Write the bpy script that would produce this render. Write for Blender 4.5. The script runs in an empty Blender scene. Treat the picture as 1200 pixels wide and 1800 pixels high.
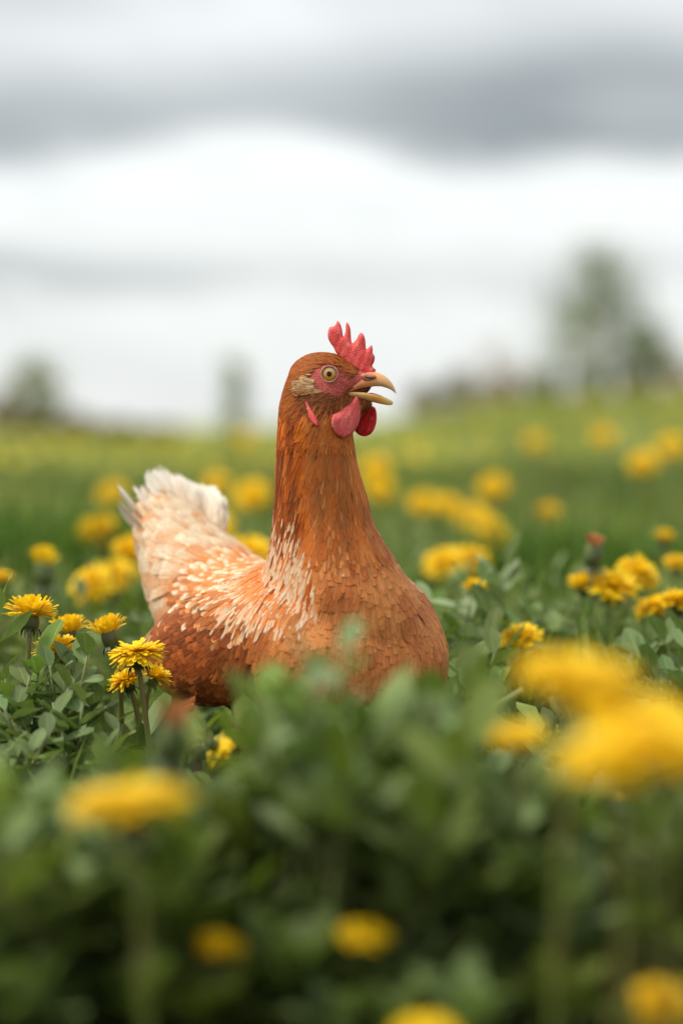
import bpy, bmesh, math, random
import numpy as np
from mathutils import Vector, Matrix
from mathutils import noise as mnoise
from mathutils.bvhtree import BVHTree
from mathutils.geometry import delaunay_2d_cdt

random.seed(7)
rng = np.random.default_rng(7)
SC = bpy.context.scene
COL = SC.collection
R = math.radians

# ------------------------------------------------------------------ camera
CAM_H = 0.30          # camera height (m)
FOCUS = 1.625          # distance of the hen's head
FPX = 3750.0          # focal length in pixels of the 1200x1800 photograph (75 mm on 36 mm)
PITCH = math.atan(155 / FPX)
cam = bpy.data.cameras.new('camera')
cam.lens = 75
cam.sensor_fit = 'VERTICAL'
cam.sensor_height = 36
cam.sensor_width = 24
cam.clip_start = 0.02
cam.clip_end = 2000
cam.dof.use_dof = True
cam.dof.focus_distance = FOCUS
cam.dof.aperture_fstop = 2.35
cam.dof.aperture_blades = 0
camo = bpy.data.objects.new('camera', cam)
COL.objects.link(camo)
camo.location = (0, 0, CAM_H)
camo.rotation_euler = (R(90) - PITCH, 0, 0)
SC.camera = camo

# ------------------------------------------------------------------ sky, sun, exposure
SUN_EL, SUN_AZ = R(58), R(-95)      # azimuth from the view axis, to the left and slightly behind the camera
SKY_GAIN = 0.62
CLOUD_COVER = 0.93
world = bpy.data.worlds.new('World')
SC.world = world
world.use_nodes = True
NT = world.node_tree
NT.nodes.clear()


def wn(t, **k):
    n = NT.nodes.new(t)
    for a, b in k.items():
        setattr(n, a, b)
    return n


def wm(op, a, b=None, c=None):
    n = wn('ShaderNodeMath', operation=op)
    for i, v in enumerate((a, b, c)):
        if v is None:
            continue
        if isinstance(v, (int, float)):
            n.inputs[i].default_value = v
        else:
            NT.links.new(v, n.inputs[i])
    return n.outputs[0]


def build_sky():
    out = wn('ShaderNodeOutputWorld')
    bg = wn('ShaderNodeBackground')
    bg.inputs['Strength'].default_value = 0.1
    NT.links.new(bg.outputs[0], out.inputs[0])
    sky = wn('ShaderNodeTexSky', sky_type='NISHITA', sun_disc=False)
    sky.sun_elevation = SUN_EL
    sky.sun_rotation = SUN_AZ
    tc = wn('ShaderNodeTexCoord')
    sep = wn('ShaderNodeSeparateXYZ')
    NT.links.new(tc.outputs['Generated'], sep.inputs[0])
    x, y, z = sep.outputs
    az = wm('ARCTAN2', x, y)
    zc = wm('MAXIMUM', z, 0.0)
    el = wm('ARCSINE', wm('MINIMUM', zc, 1.0))
    # large soft noise for warping and mottling, stretched along the horizon
    mp = wn('ShaderNodeCombineXYZ')
    NT.links.new(wm('MULTIPLY', az, 6.0), mp.inputs[0])
    NT.links.new(wm('MULTIPLY', el, 17.0), mp.inputs[1])
    n1 = wn('ShaderNodeTexNoise')
    n1.inputs['Scale'].default_value = 1.0
    n1.inputs['Detail'].default_value = 4.0
    n1.inputs['Roughness'].default_value = 0.5
    NT.links.new(mp.outputs[0], n1.inputs['Vector'])
    nz = wm('SUBTRACT', n1.outputs['Fac'], 0.5)
    # second noise, projected on a flat cloud deck, for the whole sky
    dk = wn('ShaderNodeCombineXYZ')
    den = wm('ADD', zc, 0.12)
    NT.links.new(wm('DIVIDE', x, den), dk.inputs[0])
    NT.links.new(wm('DIVIDE', y, den), dk.inputs[1])
    n2 = wn('ShaderNodeTexNoise')
    n2.inputs['Scale'].default_value = 0.9
    n2.inputs['Detail'].default_value = 5.0
    n2.inputs['Roughness'].default_value = 0.5
    NT.links.new(dk.outputs[0], n2.inputs['Vector'])
    mp3 = wn('ShaderNodeCombineXYZ')
    NT.links.new(wm('MULTIPLY', az, 13.0), mp3.inputs[0])
    NT.links.new(wm('MULTIPLY_ADD', az, 7.0, wm('MULTIPLY', el, 46.0)), mp3.inputs[1])
    n3 = wn('ShaderNodeTexNoise')
    n3.inputs['Scale'].default_value = 1.0
    n3.inputs['Detail'].default_value = 5.0
    n3.inputs['Roughness'].default_value = 0.55
    n3.inputs['Distortion'].default_value = 0.4
    NT.links.new(mp3.outputs[0], n3.inputs['Vector'])
    nf = wm('SUBTRACT', n3.outputs['Fac'], 0.5)
    elw = wm('ADD', wm('MULTIPLY_ADD', nz, 0.030, el), wm('MULTIPLY', nf, 0.018))

    def band(center, width, amp, az0=None, azw=None, slope=0.0):
        c = wm('MULTIPLY_ADD', az, slope, center)
        d = wm('DIVIDE', wm('SUBTRACT', elw, c), width)
        g = wm('POWER', 2.718, wm('MULTIPLY', wm('MULTIPLY', d, d), -1.0))
        if az0 is not None:
            e = wm('DIVIDE', wm('SUBTRACT', az, az0), azw)
            e2 = wm('MULTIPLY', e, e)
            g = wm('MULTIPLY', g, wm('POWER', 2.718, wm('MULTIPLY', e2, -1.0)))
        return wm('MULTIPLY', g, amp)

    def smooth(v, a, b, c=0.0, d=1.0):
        n = wn('ShaderNodeMapRange', interpolation_type='SMOOTHSTEP')
        NT.links.new(v, n.inputs['Value'])
        for k, q in (('From Min', a), ('From Max', b), ('To Min', c), ('To Max', d)):
            n.inputs[k].default_value = q
        return n.outputs[0]

    def bump_az(az0, w, amp):
        e = wm('DIVIDE', wm('SUBTRACT', az, az0), w)
        return wm('MULTIPLY', wm('POWER', 2.718, wm('MULTIPLY', wm('MULTIPLY', e, e), -1.0)), amp)

    # the long grey deck runs right round the horizon; its lower edge bulges up and down
    lo = wm('ADD', wm('ADD', bump_az(-0.04, 0.055, -0.017), bump_az(0.20, 0.06, -0.006)), -0.1135)
    rel = wm('ADD', elw, lo)
    deck = wm('MULTIPLY', smooth(rel, -0.007, 0.016), smooth(wm('MULTIPLY_ADD', az, -0.06, elw), 0.148, 0.186, 1.0, 0.36))
    amp = wm('ADD', wm('ADD', bump_az(0.09, 0.09, 0.36), bump_az(-0.17, 0.08, 0.22)), 0.54)
    D = wm('MULTIPLY', deck, amp)
    for b in (band(0.0690, 0.0095, 0.40, -0.17, 0.10), band(0.069, 0.010, 0.20), band(0.195, 0.02, 0.12, -0.15, 0.08)):
        D = wm('ADD', D, b)
    hi = wn('ShaderNodeMapRange')
    hi.inputs['From Min'].default_value = 0.17
    hi.inputs['From Max'].default_value = 0.30
    NT.links.new(el, hi.inputs['Value'])
    D2 = wm('MULTIPLY', wm('MULTIPLY', wm('SUBTRACT', n2.outputs['Fac'], 0.25), 1.0), hi.outputs[0])
    D = wm('ADD', D, D2)
    D = wm('ADD', D, wm('ADD', wm('MULTIPLY', nz, 0.30), wm('MULTIPLY_ADD', nf, 0.50, 0.02)))
    D = wm('MINIMUM', wm('MAXIMUM', D, 0.0), 1.0)
    ramp = wn('ShaderNodeMix', data_type='RGBA')
    NT.links.new(D, ramp.inputs['Factor'])
    ramp.inputs[6].default_value = (9.3, 9.6, 9.5, 1)     # bright cloud (strength 0.1 follows)
    ramp.inputs[7].default_value = (2.35, 2.62, 2.80, 1)       # grey cloud underside
    # an overcast sky grows brighter towards the zenith (CIE overcast)
    cie = wm('MULTIPLY_ADD', zc, 0.95, SKY_GAIN)
    sc = wn('ShaderNodeVectorMath', operation='SCALE')
    NT.links.new(ramp.outputs[2], sc.inputs[0])
    NT.links.new(cie, sc.inputs['Scale'])
    mix = wn('ShaderNodeMix', data_type='RGBA')
    mix.inputs['Factor'].default_value = CLOUD_COVER
    NT.links.new(sky.outputs[0], mix.inputs[6])
    NT.links.new(sc.outputs[0], mix.inputs[7])
    NT.links.new(mix.outputs[2], bg.inputs['Color'])


build_sky()
sun = bpy.data.lights.new('sun', 'SUN')
sun.energy = 2.1
sun.angle = R(14)
sun.color = (1.0, 0.93, 0.80)
suno = bpy.data.objects.new('sun', sun)
COL.objects.link(suno)
sd = Vector((math.sin(SUN_AZ) * math.cos(SUN_EL), math.cos(SUN_AZ) * math.cos(SUN_EL), math.sin(SUN_EL)))
suno.rotation_euler = (-sd).to_track_quat('-Z', 'Y').to_euler()
vs = SC.view_settings
vs.view_transform = 'Standard'
vs.look = 'None'
vs.exposure = 0.62
vs.gamma = 1.0
vs.use_curve_mapping = False
SC.cycles.use_denoising = True
SC.cycles.max_bounces = 8
SC.cycles.transparent_max_bounces = 24
SC.cycles.sample_clamp_indirect = 6

# ------------------------------------------------------------------ helpers
CAM = Vector((0, 0, CAM_H))
FWD = Vector((0, math.cos(PITCH), -math.sin(PITCH)))
UPV = Vector((0, math.sin(PITCH), math.cos(PITCH)))


def at(px, py, Y):
    """world point seen at photograph pixel (px, py) at distance Y"""
    d = FWD + Vector((1, 0, 0)) * ((px - 600) / FPX) + UPV * ((900 - py) / FPX)
    return CAM + d * (Y / d.y)


def lin(r, g, b, k=1.0):
    f = lambda c: ((c / 255 + 0.055) / 1.055) ** 2.4 if c > 10 else c / 255 / 12.92
    return np.array([f(r) * k, f(g) * k, f(b) * k])


def sstep(a, b, x):
    t = np.clip((x - a) / (b - a), 0, 1)
    return t * t * (3 - 2 * t)


def terrain(x, y):
    x = np.asarray(x, float)
    y = np.asarray(y, float)
    h = 0.74 * (1 - np.exp(-np.maximum(x, 0) / 1.7)) * sstep(2.0, 36, y)
    h = h + 0.018 * np.sin(x * 1.7 + 0.6) * np.sin(y * 0.9) * sstep(1.9, 3, y) * (1 - sstep(20, 60, y))
    h = h - 0.012 * sstep(15, 45, y) * np.minimum(1, 1.0)
    return h


def finish(o, parent=None, label=None, cat=None, group=None, kind=None):
    COL.objects.link(o)
    if parent is not None:
        o.parent = parent
    if label:
        o['label'] = label
    if cat:
        o['category'] = cat
    if group:
        o['group'] = group
    if kind:
        o['kind'] = kind
    return o


def empty(name, loc, label, cat, group=None):
    o = bpy.data.objects.new(name, None)
    o.empty_display_size = 0.02
    o.location = loc
    return finish(o, None, label, cat, group)


def mesh(name, V, F, mat, attrs=None, smooth=True):
    V = np.asarray(V, np.float32)
    me = bpy.data.meshes.new(name)
    if isinstance(F, np.ndarray):
        k = F.shape[1]
        me.vertices.add(len(V))
        me.vertices.foreach_set('co', V.ravel())
        me.loops.add(F.size)
        me.loops.foreach_set('vertex_index', F.ravel().astype(np.int32))
        me.polygons.add(len(F))
        me.polygons.foreach_set('loop_start', np.arange(0, F.size, k, dtype=np.int32))
        me.polygons.foreach_set('loop_total', np.full(len(F), k, np.int32))
        me.update(calc_edges=True)
    else:
        me.from_pydata([tuple(v) for v in V], [], F)
    if smooth:
        me.polygons.foreach_set('use_smooth', np.ones(len(me.polygons), bool))
    for nm, arr in (attrs or {}).items():
        arr = np.asarray(arr, np.float32)
        if nm in ('tint', 'tip'):
            a = me.attributes.new(nm, 'FLOAT_COLOR', 'POINT')
            c = np.ones((len(V), 4), np.float32)
            c[:, :3] = arr
            a.data.foreach_set('color', c.ravel())
        elif nm in ('luv', 'bn'):
            a = me.attributes.new(nm, 'FLOAT_VECTOR', 'POINT')
            c = np.zeros((len(V), 3), np.float32)
            c[:, :arr.shape[1]] = arr
            a.data.foreach_set('vector', c.ravel())
        else:
            a = me.attributes.new(nm, 'FLOAT', 'POINT')
            a.data.foreach_set('value', arr.ravel())
    me.validate()
    if mat:
        me.materials.append(mat)
    return me


def obj(name, me, parent=None, loc=None, **k):
    o = bpy.data.objects.new(name, me)
    if loc is not None:
        o.location = loc
    return finish(o, parent, **k)


def grid_faces(rows, cols, wrap=False):
    f = []
    cc = cols if wrap else cols - 1
    for i in range(rows - 1):
        for j in range(cc):
            a = i * cols + j
            b = i * cols + (j + 1) % cols
            f.append((a, b, b + cols, a + cols))
    return np.array(f, np.int64)


def tube(pts, radii, seg=8, cap=True):
    """tube along points, returns V, F(list)"""
    pts = [Vector(p) for p in pts]
    V, F = [], []
    up = Vector((0.31, 0.2, 0.93)).normalized()
    n = len(pts)
    t0 = (pts[1] - pts[0]).normalized()
    a = t0.cross(up)
    if a.length < 0.2:
        a = t0.cross(Vector((1, 0, 0)))
    a.normalize()
    for i in range(n):
        t = (pts[min(i + 1, n - 1)] - pts[max(i - 1, 0)]).normalized()
        a = (a - t * a.dot(t)).normalized()
        b = t.cross(a)
        for j in range(seg):
            th = 2 * math.pi * j / seg
            V.append(pts[i] + (a * math.cos(th) + b * math.sin(th)) * radii[i])
    for i in range(n - 1):
        for j in range(seg):
            p = i * seg + j
            q = i * seg + (j + 1) % seg
            F.append((p, q, q + seg, p + seg))
    if cap:
        F.append(tuple(range(seg - 1, -1, -1)))
        F.append(tuple((n - 1) * seg + j for j in range(seg)))
    return V, F


class Bag:
    """collects pieces that make ONE mesh of one part"""
    def __init__(self):
        self.V, self.F = [], []

    def add(self, V, F):
        o = len(self.V)
        self.V += [tuple(v) for v in V]
        self.F += [tuple(i + o for i in f) for f in F]

    def build(self, name, mat, parent=None, attrs=None, smooth=True, **k):
        return obj(name, mesh(name, self.V, self.F, mat, attrs, smooth), parent, **k)


def stamp(TV, TF, Tuv, B, T, tint, tip=None):
    """copies of a template (TV,TF) by 3x3 matrices B and offsets T, in one set of arrays"""
    N, n = len(T), len(TV)
    V = np.einsum('nij,kj->nki', B, TV) + T[:, None, :]
    F = (TF[None] + (np.arange(N) * n)[:, None, None]).reshape(-1, TF.shape[1])
    at_ = {'luv': np.tile(Tuv, (N, 1)), 'tint': np.repeat(tint, n, 0)}
    if tip is not None:
        at_['tip'] = np.repeat(tip, n, 0)
    return V.reshape(-1, 3), F, at_


def frames(d, n):
    """matrices with columns side, d, n' from direction and rough normal arrays"""
    d = d / np.linalg.norm(d, axis=1, keepdims=True)
    s = np.cross(d, n)
    s /= np.linalg.norm(s, axis=1, keepdims=True) + 1e-9
    n2 = np.cross(s, d)
    return np.stack([s, d, n2], axis=2)


# ------------------------------------------------------------------ materials
class Mat:
    def __init__(self, name):
        self.m = bpy.data.materials.new(name)
        self.m.use_nodes = True
        self.nt = self.m.node_tree
        self.nt.nodes.clear()
        self.out = self.n('ShaderNodeOutputMaterial')

    def n(self, t, **k):
        x = self.nt.nodes.new(t)
        for a, b in k.items():
            setattr(x, a, b)
        return x

    def l(self, a, b):
        self.nt.links.new(a, b)

    def set(self, sock, v):
        if isinstance(v, bpy.types.NodeSocket):
            self.l(v, sock)
        elif isinstance(v, (tuple, list, np.ndarray)):
            v = tuple(float(c) for c in v)
            sock.default_value = v if len(v) == 4 or len(sock.default_value) == 3 else v + (1.0,)
        else:
            sock.default_value = v

    def math(self, op, a, b=None, c=None):
        x = self.n('ShaderNodeMath', operation=op)
        for i, v in enumerate((a, b, c)):
            if v is not None:
                self.set(x.inputs[i], v)
        return x.outputs[0]

    def mix(self, f, a, b, blend='MIX'):
        x = self.n('ShaderNodeMix', data_type='RGBA', blend_type=blend)
        self.set(x.inputs['Factor'], f)
        self.set(x.inputs[6], a)
        self.set(x.inputs[7], b)
        return x.outputs[2]

    def attr(self, name, out='Color'):
        return self.n('ShaderNodeAttribute', attribute_name=name).outputs[out]

    def noise(self, vec, scale, detail=3, rough=0.5):
        x = self.n('ShaderNodeTexNoise')
        if vec is not None:
            self.l(vec, x.inputs['Vector'])
        x.inputs['Scale'].default_value = scale
        x.inputs['Detail'].default_value = detail
        x.inputs['Roughness'].default_value = rough
        return x.outputs['Fac']

    def ramp(self, v, a, b, c=0.0, d=1.0):
        x = self.n('ShaderNodeMapRange')
        self.set(x.inputs['Value'], v)
        for nm, q in (('From Min', a), ('From Max', b), ('To Min', c), ('To Max', d)):
            x.inputs[nm].default_value = q
        return x.outputs[0]

    def vmul(self, vec, xyz):
        x = self.n('ShaderNodeVectorMath', operation='MULTIPLY')
        self.l(vec, x.inputs[0])
        x.inputs[1].default_value = xyz
        return x.outputs[0]

    def sep(self, vec):
        x = self.n('ShaderNodeSeparateXYZ')
        self.l(vec, x.inputs[0])
        return x.outputs

    def objco(self):
        return self.n('ShaderNodeTexCoord').outputs['Object']

    def bump(self, h, strength, dist):
        x = self.n('ShaderNodeBump')
        x.inputs['Strength'].default_value = strength
        x.inputs['Distance'].default_value = dist
        self.l(h, x.inputs['Height'])
        return x.outputs[0]

    def bsdf(self, col, rough=0.6, normal=None, **k):
        x = self.n('ShaderNodeBsdfPrincipled')
        self.set(x.inputs['Base Color'], col)
        self.set(x.inputs['Roughness'], rough)
        if normal is not None:
            self.l(normal, x.inputs['Normal'])
        for a, b in k.items():
            self.set(x.inputs[a.replace('_', ' ')], b)
        return x.outputs[0]

    def mixs(self, f, a, b):
        x = self.n('ShaderNodeMixShader')
        self.set(x.inputs[0], f)
        self.l(a, x.inputs[1])
        self.l(b, x.inputs[2])
        return x.outputs[0]

    def done(self, s):
        self.l(s, self.out.inputs[0])
        return self.m


def leaf_material(name, trans=0.3, rough=0.5, per_object=False, rib=0.5):
    m = Mat(name)
    luv = m.attr('luv', 'Vector')
    u, v, _ = m.sep(luv)
    col = m.attr('tint')
    a = m.math('ABSOLUTE', m.math('SUBTRACT', u, 0.5))
    ribm = m.ramp(a, 0.015, 0.05, 1.0, 0.0)
    w = m.n('ShaderNodeTexWave', wave_type='BANDS', bands_direction='Y')
    w.inputs['Scale'].default_value = 2.6
    w.inputs['Distortion'].default_value = 0.6
    cmb = m.n('ShaderNodeCombineXYZ')
    m.l(m.math('SUBTRACT', v, m.math('MULTIPLY', a, 0.9)), cmb.inputs[1])
    m.l(cmb.outputs[0], w.inputs['Vector'])
    vein = m.math('MULTIPLY', w.outputs['Fac'], 0.16)
    col = m.mix(m.math('MULTIPLY', ribm, rib), col, lin(178, 190, 130))
    col = m.mix(vein, col, lin(150, 168, 105))
    edge = m.ramp(a, 0.455, 0.5, 0.0, 0.45)
    col = m.mix(edge, col, lin(172, 184, 128))
    blot = m.noise(m.vmul(m.objco(), (1, 1, 1)), 90, 3)
    col = m.mix(m.ramp(blot, 0.35, 0.7, 0, 0.35), col, m.mix(0.5, col, lin(95, 100, 40)))
    if per_object:
        rnd = m.n('ShaderNodeObjectInfo').outputs['Random']
        hs = m.n('ShaderNodeHueSaturation')
        m.set(hs.inputs['Value'], m.ramp(rnd, 0, 1, 0.72, 1.25))
        m.set(hs.inputs['Hue'], m.ramp(rnd, 0, 1, 0.485, 0.51))
        m.l(col, hs.inputs['Color'])
        col = hs.outputs[0]
    nb = m.bump(m.math('ADD', vein, m.math('MULTIPLY', ribm, -0.3)), 0.5, 0.0012)
    s = m.bsdf(col, rough, nb, Specular_IOR_Level=0.22)
    t = m.n('ShaderNodeBsdfTranslucent')
    m.l(m.mix(0.5, col, lin(120, 150, 30)), t.inputs[0])
    return m.done(m.mixs(trans, s, t.outputs[0]))


M_leaf = leaf_material('leaf_green', 0.32, 0.6)
M_leafo = leaf_material('leaf_single', 0.27, 0.55, per_object=True, rib=0.45)


def blade_material():
    m = Mat('grass_blade')
    col = m.attr('tint')
    u, v, _ = m.sep(m.attr('luv', 'Vector'))
    col = m.mix(m.ramp(v, 0.75, 1.0, 0, 0.35), col, lin(165, 160, 85))
    s = m.bsdf(col, 0.5, None, Specular_IOR_Level=0.35)
    t = m.n('ShaderNodeBsdfTranslucent')
    m.l(col, t.inputs[0])
    return m.done(m.mixs(0.3, s, t.outputs[0]))


M_blade = blade_material()


def stem_material(name, c1, c2):
    m = Mat(name)
    f = m.noise(m.objco(), 25, 3)
    col = m.mix(m.ramp(f, 0.35, 0.65), c1, c2)
    nb = m.bump(m.noise(m.vmul(m.objco(), (600, 600, 30)), 1.0, 2), 0.4, 0.0006)
    return m.done(m.bsdf(col, 0.5, nb, Subsurface_Weight=0.1, Subsurface_Radius=(0.003, 0.003, 0.001)))


M_stem = stem_material('flower_stalk', lin(112, 124, 54), lin(128, 112, 64))
M_sprig = stem_material('sprig_stalk', lin(112, 130, 70), lin(130, 128, 84))
M_calyx = stem_material('calyx_green', lin(92, 108, 52), lin(70, 78, 44))


def petal_material():
    m = Mat('petal_yellow')
    col = m.attr('tint')
    u, v, _ = m.sep(m.attr('luv', 'Vector'))
    st = m.noise(m.vmul(m.attr('luv', 'Vector'), (14, 1.5, 1)), 1.0, 2)
    col = m.mix(m.ramp(st, 0.35, 0.7, 0, 0.22), col, (0.88, 0.56, 0.01))
    col = m.mix(m.ramp(v, 0.45, 0.0, 0, 0.4), col, (0.86, 0.48, 0.008))
    s = m.bsdf(col, 0.55, None, Specular_IOR_Level=0.25)
    t = m.n('ShaderNodeBsdfTranslucent')
    m.l(col, t.inputs[0])
    return m.done(m.mixs(0.32, s, t.outputs[0]))


M_petal = petal_material()


def soil_material():
    m = Mat('soil_and_litter')
    g = m.n('ShaderNodeTexCoord').outputs['Object']
    a = m.noise(g, 3.0, 6, 0.6)
    b = m.noise(g, 70.0, 4, 0.6)
    c = m.noise(g, 0.35, 4, 0.6)
    col = m.mix(m.ramp(b, 0.35, 0.65), lin(34, 30, 20), lin(58, 52, 32))
    col = m.mix(m.ramp(a, 0.45, 0.68), col, lin(64, 76, 34))
    # far from here the short sward covers the soil
    pos = m.n('ShaderNodeNewGeometry').outputs['Position']
    px, py, pz = m.sep(pos)
    f = m.ramp(py, 3.5, 11.0)
    sw = m.mix(m.ramp(c, 0.35, 0.68), lin(116, 130, 56), lin(140, 136, 80))
    sw = m.mix(m.ramp(m.noise(g, 9.0, 4, 0.7), 0.35, 0.65, 0, 0.6), sw, lin(96, 120, 48))
    col = m.mix(f, col, sw)
    nb = m.bump(b, 0.8, 0.01)
    return m.done(m.bsdf(col, 0.9, nb, Specular_IOR_Level=0.2))


M_soil = soil_material()


def bark_material(name, a, b):
    m = Mat(name)
    o = m.objco()
    f = m.noise(m.vmul(o, (14, 14, 3)), 1.0, 5, 0.6)
    return m.done(m.bsdf(m.mix(m.ramp(f, 0.35, 0.65), a, b), 0.85, m.bump(f, 0.8, 0.02)))


M_bark = bark_material('bark', lin(84, 74, 62), lin(120, 108, 92))
M_twig = bark_material('pinkish_twig', lin(140, 118, 104), lin(176, 152, 134))


# ------------------------------------------------------------------ leaf and blade templates
def obovate(rows=6, cols=5, width=0.6, cup=0.22, curl=0.18, notch=False):
    V, U = [], []
    for i in range(rows):
        v = i / (rows - 1)
        # narrow at the stalk, broad past the middle, rounded tip
        w = width * 0.5 * (math.sin(min(1, v) ** 0.85 * math.pi * 0.93 + 0.10) ** 0.8) * (0.55 + 0.75 * v)
        w = max(w, 0.03)
        if i == rows - 1:
            w = width * 0.12
        for j in range(cols):
            u = j / (cols - 1)
            q = (u - 0.5) * 2
            V.append((q * w, v - 0.10 * curl * v * v, cup * abs(q) ** 1.4 * w * 1.2 + curl * (v - v * v * 0.4) * 0.5 * v - 0.03 * math.sin(v * 6 + q * 2)))
            U.append((u, v))
    return np.array(V), grid_faces(rows, cols), np.array(U)


def jagged(rows=11, width=0.2):
    """toothed dandelion leaf"""
    V, U = [], []
    for i in range(rows):
        v = i / (rows - 1)
        w = width * 0.5 * (0.25 + 0.95 * math.sin(min(1, v * 0.95 + 0.02) * math.pi) ** 0.7)
        w *= (1.15 if i % 2 else 0.5) if v < 0.85 else (0.9 if v < 0.97 else 0.1)
        back = -0.04 if (i % 2 and v < 0.85) else 0.0
        for j in range(3):
            q = j - 1
            V.append((q * w, v + back * abs(q), 0.10 * abs(q) * w * 4 + 0.32 * v - 0.36 * v * v))
            U.append((j / 2, v))
    return np.array(V), grid_faces(rows, 3), np.array(U)


LEAF = obovate(6, 5, 0.62)
LEAFC = obovate(5, 3, 0.62)         # a cheaper one for the ground cover
LEAFB = obovate(7, 5, 0.42, 0.15, 0.5)
JAG = jagged()


def blades(n, xy, z, length, width, lean, tintset, seg=4):
    """n curved grass blades, vectorised"""
    ang = rng.uniform(0, 2 * np.pi, n)
    d = np.stack([np.cos(ang), np.sin(ang), np.zeros(n)], 1)
    face = ang + np.pi / 2 + rng.normal(0, 0.5, n)
    s = np.stack([np.cos(face), np.sin(face), np.zeros(n)], 1)
    t = np.linspace(0, 1, seg + 1)
    bend = lean[:, None] * t[None] ** 1.8
    zz = t[None] * (1 - 0.30 * np.clip(lean[:, None], 0, 1.4) * t[None])
    P = d[:, None, :] * (bend * length[:, None])[:, :, None]
    P[:, :, 2] += zz * length[:, None]
    P[:, :, 0] += xy[:, None, 0]
    P[:, :, 1] += xy[:, None, 1]
    P[:, :, 2] += z[:, None]
    w = (width[:, None] * 0.5) * (1 - t[None] ** 2.2 * 0.93)
    L = P - s[:, None, :] * w[:, :, None]
    Rr = P + s[:, None, :] * w[:, :, None]
    V = np.stack([L, Rr], 2).reshape(n, -1, 3)
    f = np.array([(2 * i, 2 * i + 1, 2 * i + 3, 2 * i + 2) for i in range(seg)])
    k = 2 * (seg + 1)
    F = (f[None] + (np.arange(n) * k)[:, None, None]).reshape(-1, 4)
    uv = np.zeros((k, 2))
    uv[0::2, 0] = 0
    uv[1::2, 0] = 1
    uv[:, 1] = np.repeat(t, 2)
    idx = rng.integers(0, len(tintset), n)
    tint = np.array(tintset)[idx] * rng.uniform(0.75, 1.25, (n, 1))
    return V.reshape(-1, 3), F, {'luv': np.tile(uv, (n, 1)), 'tint': np.repeat(tint, k, 0)}


def join_arrays(parts):
    V, F, A, o = [], [], {}, 0
    for v, f, a in parts:
        V.append(v)
        F.append(f + o)
        o += len(v)
        for k, q in a.items():
            A.setdefault(k, []).append(q)
    return np.concatenate(V), np.concatenate(F), {k: np.concatenate(q) for k, q in A.items()}


# ------------------------------------------------------------------ ground
def build_ground():
    ys = np.concatenate([np.linspace(-1.5, 4, 45), np.linspace(4.3, 20, 40), np.linspace(21, 70, 40), np.geomspace(75, 900, 16)])
    xs = np.concatenate([-np.geomspace(500, 12, 10), np.linspace(-10, -2.2, 14), np.linspace(-2, 2, 60), np.linspace(2.2, 12, 18), np.geomspace(14, 500, 10)])
    X, Y = np.meshgrid(xs, ys)
    Z = terrain(np.clip(X, -14, 14), Y)
    Z = Z + np.where(np.abs(X) < 3, 0.006 * np.sin(X * 31 + np.sin(Y * 17)) * np.cos(Y * 27), 0) * (Y < 5)
    V = np.stack([X, Y, Z], 2).reshape(-1, 3)
    obj('ground', mesh('ground', V, grid_faces(len(ys), len(xs)), M_soil), kind='structure')


build_ground()

# ------------------------------------------------------------------ hen frame of reference
HEAD_A = R(50)
Hh = Vector((math.cos(HEAD_A), -math.sin(HEAD_A), 0))     # where the body points
Hs = Vector((math.sin(HEAD_A), math.cos(HEAD_A), 0))      # its left side (away from us)
O = Vector((-0.001, 1.650, 0))


def hp(s, side, z):
    return O + Hh * s + Hs * side + Vector((0, 0, z))


def in_hen(x, y, m=0.0):
    s = (x - O.x) * Hh.x + (y - O.y) * Hh.y
    w = (x - O.x) * Hs.x + (y - O.y) * Hs.y
    return ((s + 0.085) / (0.185 + m)) ** 2 + (w / (0.085 + m)) ** 2 < 1


# ------------------------------------------------------------------ ground cover (uncountable)
GREENS = [lin(92, 118, 42), lin(112, 134, 50), lin(78, 108, 44), lin(130, 142, 62), lin(96, 124, 72)]
GREENS_FAR = [lin(126, 148, 46), lin(148, 154, 62), lin(98, 128, 40), lin(166, 160, 86), lin(116, 138, 54), lin(148, 134, 76)]
LEAFG = [lin(80, 94, 30), lin(96, 110, 42), lin(66, 82, 22), lin(118, 128, 48), lin(84, 102, 48), lin(130, 148, 98), lin(114, 134, 84), lin(122, 142, 84)]


def wedge(n, y0, y1, margin, power=1.0):
    """random ground points inside the widening field in front of the camera"""
    out = np.zeros((0, 2))
    while len(out) < n:
        y = y0 + (y1 - y0) * rng.random(n * 3) ** power
        hw = 0.17 * y1 + margin
        x = rng.uniform(-hw, hw, n * 3)
        ok = np.abs(x) < 0.17 * y + margin
        out = np.concatenate([out, np.stack([x[ok], y[ok]], 1)])
    return out[:n]


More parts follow.
